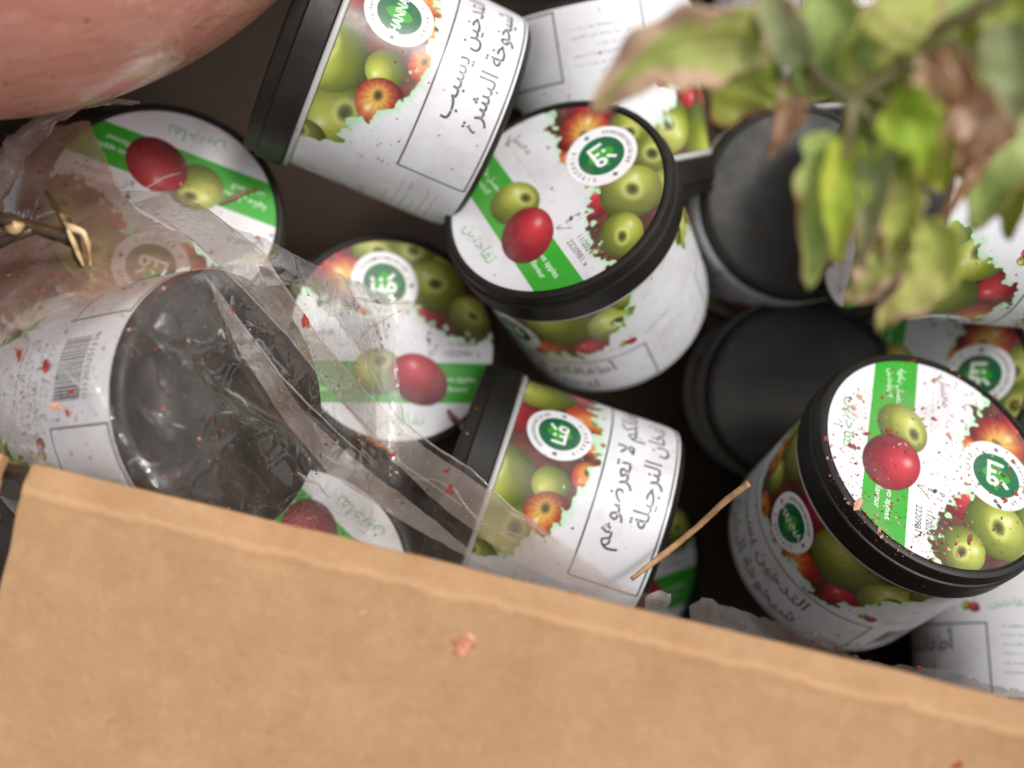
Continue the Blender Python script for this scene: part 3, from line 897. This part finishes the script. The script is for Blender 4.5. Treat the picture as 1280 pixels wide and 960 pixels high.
bagB = tag(empty('film_scrap', P(1050, 850, .36)), 'crumpled clear film scraps with dark crumbs along the flap under the speckled jar', 'plastic film')
keep(film('film_sheet', [(800, 780), (806, 748), (822, 738), (838, 742), (834, 765), (860, 775), (865, 755), (878, 746), (905, 757), (950, 772), (1000, 782), (1040, 800), (1062, 818), (1110, 832), (1150, 832), (1200, 842), (1250, 858), (1340, 880), (1340, 960), (1000, 900), (800, 840)], film_mat('scrap_film', .22, (.74, .71, .69), .10, .35, .5), None, .002, 2.4, step=5, jit=2.6, seed=15, inner=6), bagB)

# ------------------------------------------------------------------ wilting plant, top right
def leaf_mat(name, fresh, pale, dry, dry_amt, trans=.3):
    m, nt, b = newmat(name)
    uv = N(nt, 'ShaderNodeUVMap'); sx = N(nt, 'ShaderNodeSeparateXYZ'); nt.links.new(uv.outputs[0], sx.inputs[0])
    u, v = sx.outputs[0], sx.outputs[1]
    c = mixc(nt, ramp(nt, nz(nt, 48, 4, .6), [(.36, g(0)), (.66, g(1))]), fresh, pale)
    side = math_(nt, 'ABSOLUTE', math_(nt, 'SUBTRACT', u, .5))
    # side veins: oblique stripes broken up by noise
    ph = math_(nt, 'ADD', math_(nt, 'MULTIPLY', v, 9.0), math_(nt, 'MULTIPLY', side, -7.0))
    ph = math_(nt, 'ADD', ph, math_(nt, 'MULTIPLY', nz(nt, 40, 2), 1.2))
    tri = math_(nt, 'PINGPONG', ph, .5)
    vein = ramp(nt, tri, [(0.0, g(1)), (.10, g(0))])
    mid = ramp(nt, side, [(0.0, g(1)), (.035, g(0))])
    vv = math_(nt, 'MAXIMUM', math_(nt, 'MULTIPLY', vein, .45), mid)
    c = mixc(nt, math_(nt, 'MULTIPLY', vv, .5), c, tuple(min(1, x * 1.35 + .04) for x in pale))
    # dry brown creeps in from margin and tip
    e = math_(nt, 'ADD', math_(nt, 'MULTIPLY', side, 1.1), math_(nt, 'MULTIPLY', v, .5))
    e = math_(nt, 'ADD', e, math_(nt, 'MULTIPLY', nz(nt, 60, 5, .65), .9))
    dm = ramp(nt, e, [(max(0, 1.30 - dry_amt), g(0)), (min(1, 1.44 - dry_amt), g(1))]) if dry_amt > .31 else ramp(nt, math_(nt, 'MULTIPLY', e, .7), [(.86 - dry_amt * .5, g(0)), (.98 - dry_amt * .4, g(1))])
    c = mixc(nt, dm, c, dry)
    c = mixc(nt, ramp(nt, nz(nt, 150, 3, .6), [(.62, g(0)), (.74, g(.35))]), c, tuple(x * .65 for x in dry))
    nt.links.new(c, b.inputs['Base Color'])
    b.inputs['Roughness'].default_value = .55
    h = math_(nt, 'ADD', math_(nt, 'MULTIPLY', vv, -.6), nz(nt, 110, 4, .6))
    nt.links.new(bump(nt, h, .6, .0012), b.inputs['Normal'])
    out = nt.nodes['Material Output']
    tl = N(nt, 'ShaderNodeBsdfTranslucent'); nt.links.new(c, tl.inputs[0])
    ms = N(nt, 'ShaderNodeMixShader'); ms.inputs[0].default_value = .5
    nt.links.new(b.outputs[0], ms.inputs[1]); nt.links.new(tl.outputs[0], ms.inputs[2]); nt.links.new(ms.outputs[0], out.inputs[0])
    return m
LM = dict(green=leaf_mat('green_leaf', (.40, .56, .14), (.70, .78, .34), (.56, .36, .17), .10),
          olive=leaf_mat('olive_leaf', (.36, .46, .05), (.60, .62, .16), (.52, .32, .15), .12),
          yellow=leaf_mat('yellow_leaf', (.52, .60, .12), (.80, .78, .30), (.80, .62, .40), .20),
          pale=leaf_mat('pale_leaf', (.40, .48, .20), (.62, .62, .38), (.62, .44, .28), .20),
          lime=leaf_mat('lime_leaf', (.44, .68, .05), (.80, .82, .14), (.60, .42, .16), .08),
          tan=leaf_mat('tan_leaf', (.55, .62, .17), (.80, .78, .34), (.82, .62, .44), .32),
          dry=leaf_mat('dry_leaf', (.78, .52, .33), (.88, .68, .50), (.66, .40, .25), .25, .42))
plant = tag(empty('wilting_plant', P(1060, 120, .235)), 'wilting leafy sprig with yellowing and dried brown leaves hanging in the top right', 'plant')
def leaf(mid, wid, mat, name='leaf', roll=0., fold=.3, wave=.12, seed=0, lobes=0, curl=0.):
    """mid: midrib points (px, py, distance); wid: half width in px at the widest"""
    pts = [P(*p) for p in mid]
    K, S = 26, 12
    line_ = []
    for k in range(K + 1):
        t = k / K * (len(pts) - 1); i = min(int(t), len(pts) - 2); f = t - i
        p0, p1, p2, p3 = pts[max(i - 1, 0)], pts[i], pts[i + 1], pts[min(i + 2, len(pts) - 1)]
        line_.append(0.5 * (2 * p1 + (p2 - p0) * f + (2 * p0 - 5 * p1 + 4 * p2 - p3) * f * f + (3 * p1 - p0 - 3 * p2 + p3) * f ** 3))
    wm = wid / FPX * mid[len(mid) // 2][2]
    rs = random.Random(seed)
    vs, uvs, fs = [], [], []
    for k, p in enumerate(line_):
        t = k / K
        tg = (line_[min(k + 1, K)] - line_[max(k - 1, 0)]).normalized()
        vw = (cam.location - p).normalized()
        sd = tg.cross(vw).normalized(); nr = sd.cross(tg)
        a = roll + .5 * noise.noise(Vector((t * 2.2, seed, 0)))
        sd, nr = sd * math.cos(a) + nr * math.sin(a), nr * math.cos(a) - sd * math.sin(a)
        prof = math.sin(math.pi * min(1, t ** .75)) ** .7 * (1 - .25 * t) if 0 < t < 1 else .02
        for q in range(S + 1):
            s = q / S * 2 - 1
            lob = 1 + .10 * math.sin(t * 26 + seed + (s > 0) * 2) + .14 * noise.noise(Vector((t * 9, seed * 3.1, s > 0))) + (lobes * max(0, math.sin(t * 11 + seed)) if lobes else 0)
            w_ = prof * wm * (1 + (lob - 1) * abs(s) ** 2)
            th = s * (fold + curl * t) * 1.6
            x = math.sin(th) / max(abs(fold + curl * t) * 1.6, .2) if abs(fold + curl * t) > .05 else s
            z = (1 - math.cos(th)) / max(abs(fold + curl * t) * 1.6, .2) if abs(fold + curl * t) > .05 else 0
            rip = wave * (noise.noise(Vector((t * 7, s * 1.5, seed * 1.9))) * (.4 + abs(s)) + .5 * noise.noise(Vector((t * 17, s * 4, seed))) * abs(s))
            vs.append(p + sd * (w_ * x) + nr * (w_ * z * (1 if fold >= 0 else -1) + wm * rip))
            uvs.append((q / S, t))
    n0 = len(vs)
    for k in range(K):
        for q in range(S):
            a = k * (S + 1) + q
            fs.append((a, a + 1, a + S + 2, a + S + 1))
    o = mk(name, vs, fs, LM[mat], None, uvs=uvs)
    so = o.modifiers.new('thickness', 'SOLIDIFY'); so.thickness = .00035; so.offset = 0
    return keep(o, plant)
stem_m, nt, b = newmat('plant_stem')
nt.links.new(ramp(nt, nz(nt, 70, 4), [(.35, (.17, .16, .055)), (.65, (.30, .26, .12))]), b.inputs['Base Color'])
b.inputs['Roughness'].default_value = .55
nt.links.new(bump(nt, nz(nt, 300, 3), .4, .0006), b.inputs['Normal'])
def stem(pts, rad):
    return keep(tube('stem', [P(*p) for p in pts], rad, stem_m, None, n=12, jit=.25), plant)
stem([(1330, -70, .20), (1240, 0, .212), (1165, 45, .222), (1110, 95, .230), (1062, 125, .235)], [.0022, .0020, .0019, .0018, .0019])
stem([(1062, 125, .235), (1030, 100, .236), (1004, 68, .238), (970, 25, .240), (940, -20, .242)], [.0018, .0015, .0013, .0011, .0009])
stem([(1062, 125, .235), (1062, 165, .235), (1052, 205, .236), (1045, 240, .238)], [.0019, .0016, .0011, .0007])
stem([(1062, 125, .235), (1090, 150, .233), (1102, 185, .234), (1108, 230, .236)], [.0014, .0011, .0008, .0006])
stem([(1090, 120, .232), (1140, 132, .230), (1190, 128, .228)], [.0010, .0008, .0006])
stem([(1130, 75, .226), (1180, 110, .226), (1215, 150, .228), (1222, 200, .230)], [.0012, .0010, .0008, .0006])
LEAVES = [
 # midrib, half width, kind, roll, fold, wave, seed
 ([(966, 52, .240), (905, 52, .236), (840, 62, .236), (785, 92, .240), (741, 142, .247)], 46, 'tan', .15, .35, .14, 1),
 ([(968, 62, .243), (935, 88, .243), (915, 120, .246), (903, 160, .250)], 52, 'olive', .1, .4, .12, 2),
 ([(1004, 82, .236), (985, 48, .233), (965, 10, .232), (950, -40, .234)], 27, 'pale', .1, .4, .12, 3),
 ([(1050, 120, .238), (1040, 70, .238), (1035, 20, .240), (1030, -40, .243)], 52, 'green', .1, .25, .14, 4),
 ([(1075, 115, .236), (1085, 70, .234), (1100, 25, .234), (1120, -30, .236)], 36, 'yellow', -.3, .35, .18, 5),
 ([(1000, 90, .242), (990, 120, .243), (978, 155, .246), (962, 198, .250)], 25, 'dry', .2, .9, .30, 6),
 ([(1050, 165, .238), (1040, 215, .238), (1028, 280, .241), (1011, 362, .247)], 42, 'green', .05, .45, .12, 7),
 ([(1058, 170, .236), (1052, 225, .234), (1050, 275, .236), (1046, 330, .240)], 28, 'lime', .2, .5, .12, 71),
 ([(1100, 165, .235), (1096, 220, .232), (1088, 280, .234), (1075, 335, .239)], 22, 'pale', -.2, .6, .15, 8),
 ([(1105, 190, .236), (1118, 240, .235), (1122, 290, .238), (1110, 335, .242)], 30, 'yellow', .2, .5, .2, 9),
 ([(1150, 275, .236), (1168, 318, .236), (1150, 358, .238), (1115, 385, .241), (1098, 414, .246)], 30, 'yellow', .3, .6, .2, 10),
 ([(1140, 285, .240), (1105, 330, .241), (1078, 362, .244), (1054, 368, .248)], 27, 'tan', -.2, .5, .2, 11),
 ([(1108, 150, .236), (1140, 165, .233), (1165, 195, .234), (1180, 238, .238)], 50, 'lime', .1, .3, .12, 12),
 ([(1095, 120, .240), (1130, 140, .240), (1160, 150, .241), (1195, 175, .244)], 46, 'green', -.1, .25, .12, 13),
 ([(1165, 65, .228), (1180, 95, .226), (1178, 125, .228), (1165, 145, .232)], 34, 'dry', .2, .7, .30, 14),
 ([(1178, 100, .230), (1205, 120, .227), (1228, 150, .229), (1235, 200, .234)], 38, 'dry', -.2, .8, .35, 15),
 ([(1160, 85, .222), (1172, 105, .219), (1168, 128, .221), (1160, 150, .226)], 26, 'dry', .0, .5, .30, 34),
 ([(1195, 130, .223), (1215, 150, .219), (1222, 175, .221), (1205, 205, .226)], 30, 'dry', .1, .5, .30, 35),
 ([(1100, 60, .222), (1120, 30, .219), (1150, 5, .219), (1190, -30, .222)], 34, 'yellow', .1, .3, .16, 44),
 ([(1250, 30, .214), (1262, 70, .212), (1268, 120, .214), (1258, 165, .219)], 30, 'pale', .1, .3, .16, 45),
 ([(1110, 130, .224), (1135, 150, .221), (1155, 180, .222), (1160, 232, .228)], 34, 'lime', .0, .3, .14, 46),
 ([(1240, 90, .230), (1256, 130, .228), (1258, 170, .231), (1225, 205, .236)], 22, 'dry', .4, .9, .35, 16),
 ([(1236, 185, .234), (1215, 215, .234), (1190, 248, .237), (1166, 285, .242)], 12, 'dry', .5, .9, .2, 17),
 ([(1290, 120, .238), (1268, 170, .238), (1240, 230, .241), (1215, 288, .246)], 40, 'green', .3, .3, .14, 18),
 ([(1330, 150, .240), (1300, 190, .240), (1270, 240, .243), (1262, 300, .248)], 32, 'olive', -.3, .4, .15, 19),
 ([(1130, 60, .230), (1165, 22, .232), (1210, -10, .234), (1250, -50, .236)], 40, 'green', .3, .3, .14, 20),
 ([(1200, 40, .224), (1228, 52, .222), (1250, 72, .224), (1262, 105, .228)], 34, 'olive', .2, .3, .16, 22),
 ([(1225, 12, .218), (1262, 20, .216), (1290, 40, .216), (1310, 75, .218)], 32, 'yellow', .2, .4, .18, 23),
 ([(1205, 40, .234), (1240, 95, .236), (1275, 120, .238), (1300, 170, .240)], 44, 'green', .1, .3, .14, 24),
 ([(1105, 120, .242), (1100, 160, .243), (1085, 190, .244), (1078, 240, .246)], 42, 'green', .1, .3, .14, 25),
 ([(1135, 95, .240), (1150, 60, .242), (1160, 20, .243), (1150, -40, .244)], 50, 'green', .0, .25, .14, 26),
 ([(1180, 175, .242), (1205, 185, .243), (1225, 215, .245), (1238, 250, .248)], 26, 'green', .0, .3, .14, 28),
]
for md, wd, kd, ro, fo, wa, se in LEAVES:
    leaf(md, wd * (1.28 if kd != 'dry' else 1.4), kd, roll=ro, fold=fo * (.8 if kd != 'dry' else 1), wave=wa * (1.5 if kd != 'dry' else 2.2), seed=se, curl=.45)

# ------------------------------------------------------------------ straw, twig, seeds, flakes
straw_m, nt, b = newmat('dry_straw')
nt.links.new(ramp(nt, nz(nt, 160, 4), [(.3, (.30, .15, .06)), (.7, (.62, .36, .18))]), b.inputs['Base Color']); b.inputs['Roughness'].default_value = .5
tag(tube('dry_straw', [P(936, 604, .355), P(905, 628, .360), P(868, 662, .366), P(828, 694, .368), P(789, 724, .366)], [.0012, .0012, .0011, .0012, .0008], straw_m, jit=.25),
    'thin brown dry straw bridging the gap between the fallen jar and the speckled jar', 'straw')
bark_m, nt, b = newmat('twig_bark')
nt.links.new(ramp(nt, nz(nt, 90, 5, .6), [(.35, (.022, .013, .006)), (.66, (.07, .04, .018)), (.80, (.34, .20, .08))]), b.inputs['Base Color'])
b.inputs['Roughness'].default_value = .3
nt.links.new(bump(nt, nz(nt, 200, 4), .6, .001), b.inputs['Normal'])
tw = tag(empty('dry_twig', P(60, 290, .315)), 'dark glossy forked twig with split golden husks at the left edge on the film', 'twig')
keep(tube('branch', [P(-40, 258, .316), P(0, 274, .314), P(40, 284, .313), P(88, 298, .314)], [.0028, .0024, .0020, .0022], bark_m, jit=.5), tw)
keep(tube('branch', [P(-40, 318, .316), P(0, 304, .313), P(22, 294, .312), P(44, 286, .313)], [.0018, .0018, .0016, .0014], bark_m, jit=.5), tw)
keep(tube('branch', [P(58, 240, .316), P(74, 266, .313), P(90, 292, .312), P(97, 318, .312), P(101, 334, .314)], [.0007, .0011, .0019, .0015, .0005], bark_m, jit=.6), tw)
husk_m, nt, b = newmat('golden_husk')
nt.links.new(ramp(nt, nz(nt, 120, 4), [(.35, (.35, .19, .07)), (.65, (.80, .60, .34))]), b.inputs['Base Color']); b.inputs['Roughness'].default_value = .22
def blade(pts, rad, name, parent):
    o = tube(name, [P(*p) for p in pts], rad, husk_m, jit=.6, n=6); return keep(o, parent)
blade([(80, 278, .311), (92, 286, .309), (105, 292, .309), (111, 312, .310), (113, 332, .312)], [.0004, .0012, .0011, .0007, .0003], 'husk', tw)
blade([(84, 282, .310), (90, 300, .308), (98, 318, .309), (104, 332, .311)], [.0003, .0009, .0008, .0004], 'husk', tw)
blade([(8, 284, .311), (20, 286, .309), (30, 281, .311)], [.0006, .0022, .0006], 'husk', tw)

# height of whatever lies on top (jars and film) for things that rest there
av, af = [], []
for o in bpy.data.objects:
    if o.type == 'MESH' and o.name.startswith(('body', 'label', 'lid', 'sticker', 'film_sheet', 'crumpled', 'folded', 'neck')):
        off = len(av); mw = o.matrix_world
        av += [mw @ v.co for v in o.data.vertices]
        af += [[i + off for i in p.vertices] for p in o.data.polygons]
top = BVHTree.FromPolygons(av, af)
def surf(px, py):
    h = top.ray_cast(cam.location, (P(px, py, 1) - cam.location).normalized())
    if h[0] is None: return None, None
    n = h[1] if h[1].dot(cam.location - h[0]) > 0 else -h[1]
    return h[0], n
def flat_mat(name, a, b_, rough=.45):
    m, nt, b = newmat(name)
    nt.links.new(ramp(nt, nz(nt, 600, 3), [(.35, a), (.65, b_)]), b.inputs['Base Color']); b.inputs['Roughness'].default_value = rough
    return m
RED = flat_mat('red_flake', (.20, .020, .014), (.40, .055, .03), .35)
ORG = flat_mat('orange_flake', (.55, .20, .11), (.68, .38, .26), .5)
DRK = flat_mat('brown_crumb', (.05, .02, .015), (.16, .06, .03), .5)
FL = [(381, 402, 8, 1.5, .9, 'red', 'notched red flake on the film above the fallen jar'), (25, 443, 7, 1.7, -.3, 'red', 'red flake leftmost on the film, above the small printed apples'),
      (58, 458, 9, 1.3, 1.1, 'red', 'largest red flake on the film left of the barcode'), (67, 345, 4.5, 2, 1.2, 'red', 'small red flake on the film below the twig'),
      (89, 490, 4, 1.8, .6, 'red', 'small red flake just below the left end of the barcode'), (72, 508, 7, 1.5, 1.3, 'org', 'orange red flake between the small print and the box frame'),
      (85, 517, 5, 1.3, .5, 'red', 'red flake next to the orange red one by the small print'), (28, 573, 4, 1.5, 0, 'red', 'red flake on the film just above the flap corner'),
      (490, 568, 6, 1.5, .3, 'red', 'red crumb at the end of the brown seed husk'), (562, 612, 7, 1.3, .8, 'red', 'red flake on the film over the black side of the fallen jar'),
      (558, 588, 4, 1.2, 0, 'red', 'faint small red flake up left of the black side of the fallen jar'), (50, 361, 4, 1.6, .4, 'red', 'red flake at the edge of the warning frame on the film'),
      (290, 388, 3.5, 2, 1.0, 'red', 'thin red flake on the folded film over the black base'), (204, 512, 3.5, 1.3, 0, 'red', 'dull red flake low on the black base'),
      (1078, 600, 0, 1, 0, 'red', ''), (1113, 540, 4.5, 1.4, 1.3, 'red', 'dark red flake on the printed green apple of the speckled lid'),
      (1167, 524, 4, 1.3, .8, 'red', 'red flake in the white middle of the speckled lid'), (1065, 558, 5, 1.3, .9, 'red', 'red flake on the green lettering of the speckled lid'),
      (1139, 452, 4.5, 1.4, .5, 'red', 'red flake by the top rim of the speckled lid'), (1267, 578, 4, 1.2, 0, 'red', 'red flake on the emblem ring of the speckled lid'),
      (1256, 625, 4, 1.5, 1.2, 'red', 'red flake at the lower side of the emblem of the speckled lid'), (1032, 549, 4.5, 1.2, .3, 'red', 'red crumb stuck on the left black rim of the speckled lid'),
      (1071, 757, 0, 1, 0, 'red', ''), (946, 633, 3.5, 1.2, 0, 'red', 'pink red speck on the white side of the speckled jar'),
      (1066, 510, 4.5, 1.1, .3, 'org', 'orange blot flake above the green lettering of the speckled lid'), (1075, 497, 4.5, 1.1, 1, 'org', 'orange flake beside the green stripe of the speckled lid'),
      (1070, 752, 0, 1, 0, 'org', ''), (1068, 766, 0, 1, 0, 'org', ''), (1066, 590, 0, 1, 0, 'org', ''), (1071, 632, 7, 1.9, -.9, 'org', 'long orange shred lowest beside the green stripe of the speckled lid'),
      (264, 300, 5, 1.3, .3, 'org', 'dull orange flake on the film tongue over the green striped lid'), (1147, 835, 5, 1.2, 0, 'red', 'deep red flake on the film scrap at the flap')]
for k, (x, y, s_, asp, an, kd, lb) in enumerate(FL):
    if not s_: continue
    p, n = surf(x, y)
    if p is None: continue
    sz = s_ / FPX * (p - cam.location).length * .68
    tag(chip('dried_flake', p, n, sz, RED if kd == 'red' else ORG, asp=asp, ang=an, seed=k, rough=.45, n=11), lb, 'flake', 'red flakes scattered over the jars')
seed_m = flat_mat('seed_husk', (.10, .04, .02), (.34, .18, .09), .4)
for pts, rad, lb in (([(448, 544, 0), (462, 550, 0), (476, 558, 0), (490, 569, 0)], [.0003, .0014, .0013, .0004], 'brown pointed seed husk lying on the film fold'),
                     ([(276, 256, 0), (290, 249, 0), (306, 241, 0), (326, 237, 0)], [.0003, .0012, .0012, .0003], 'brown sliver of dry leaf on the green stripe of the upper left lid'),
                     ([(560, 512, 0), (568, 524, 0), (578, 532, 0), (584, 542, 0)], [.0006, .0016, .0016, .0005], 'brown bit of dry leaf at the lower rim of the half covered lid')):
    q = []
    for x, y, _ in pts:
        p, n = surf(x, y); q.append((p if p is not None else P(x, y, .4)) + V(0, 0, 1) * .001)
    tag(tube('seed_husk', q, rad, seed_m, jit=.6), lb, 'husk')
# fine crumbs nobody could count
def crumbs(name, label, spots, mats):
    vs, fs, mi = [], [], []
    rs = random.Random(len(spots))
    for k, (x, y, s_, m_) in enumerate(spots):
        p, n = surf(x, y)
        if p is None: continue
        a, b_ = chip(None, p, n, s_ / FPX * (p - cam.location).length, None, asp=rs.uniform(1, 2.2), ang=rs.uniform(0, 3), seed=k, n=6, rough=.4)
        o0 = len(vs); vs += a; fs += [tuple(i + o0 for i in f) for f in b_]; mi += [m_] * len(b_)
    o = mk(name, vs, fs, mats[0], smooth=False)
    for m in mats[1:]: o.data.materials.append(m)
    o.data.polygons.foreach_set('material_index', mi)
    return tag(o, label, 'crumbs', kind='stuff')
rs = random.Random(11)
sp = []
while len(sp) < 620:
    a, r0 = rs.uniform(0, 6.283), math.sqrt(rs.random())
    x, y = 1168 + 135 * r0 * math.cos(a), 576 + 128 * r0 * math.sin(a)
    dens = 1.0 if (x < 1085 or y > 640) else .45
    if rs.random() > dens: continue
    big = rs.random()
    sp.append((x, y, .5 + 1.0 * rs.random() ** 2 + (1.6 if big > .97 else 0), rs.choices([0, 1, 2], [5, 4, 2])[0]))
crumbs('spice_crumbs', 'fine red and orange spice crumbs sprinkled over the speckled white lid', sp, [RED, ORG, DRK])
sp = []
while len(sp) < 620:
    x, y = rs.uniform(0, 640), rs.uniform(200, 700)
    if y > 590 + x * .22 or x > 340 + (y - 300) * .55 and y > 380 and x > 520: continue
    if (x > 350 and y < 300) or (x > 300 and y < 275): continue
    if x > 500 and y < 560: continue
    sp.append((x, y, .45 + 1.2 * rs.random() ** 3, rs.choices([0, 1, 2], [4, 1, 5])[0]))
for k in range(110): sp.append((rs.gauss(40, 28), rs.gauss(500, 45), .5 + .8 * rs.random(), rs.choice([0, 2, 2])))
for k in range(90): sp.append((rs.gauss(445, 30), rs.gauss(430, 45), .4 + .5 * rs.random(), rs.choice([0, 2, 2])))
crumbs('film_crumbs', 'fine dark and red crumbs stuck all over the draped plastic bag', sp, [RED, ORG, DRK])
sp = [(985 + 150 * t + rs.gauss(0, 14), 792 + 40 * t + rs.gauss(0, 9), .5 + 1.3 * rs.random() ** 2, rs.choice([0, 2, 2])) for t in [rs.random() for _ in range(130)]]
crumbs('edge_crumbs', 'dark crumbs gathered on the film scrap where it meets the flap', sp, [RED, ORG, DRK])

rs = random.Random(77)
sp = []
for k in range(420):
    x, y = rs.uniform(340, 1280), rs.uniform(60, 780)
    if y > 600 + (x - 340) * .22: continue
    sp.append((x, y, .4 + 1.0 * rs.random() ** 3, rs.choice([0, 2, 2, 2])))
crumbs('loose_crumbs', 'sparse dark crumbs dropped over the jars and in the gaps between them', sp, [RED, ORG, DRK])
# torn spots on the flap
for px, py, s_, m_ in ((580, 806, 14, M_TORN), (586, 798, 6, flat_mat('torn_paper', (.78, .42, .26), (.85, .60, .42), .8)), (455, 765, 4, flat_mat('pale_nick', (.62, .42, .26), (.7, .5, .34), .8)), (1197, 957, 7, flat_mat('red_spot', (.25, .03, .02), (.4, .06, .04), .5))):
    p, n = on_flap(px, py)
    if p is None: continue
    keep(chip('torn_patch', p - n * .0002, n, s_ / FPX * .3 * .8, m_, asp=1.2, ang=.7, n=15, rough=.45, thick=.03, curl=.06, seed=px), box)
bpy.context.view_layer.update()
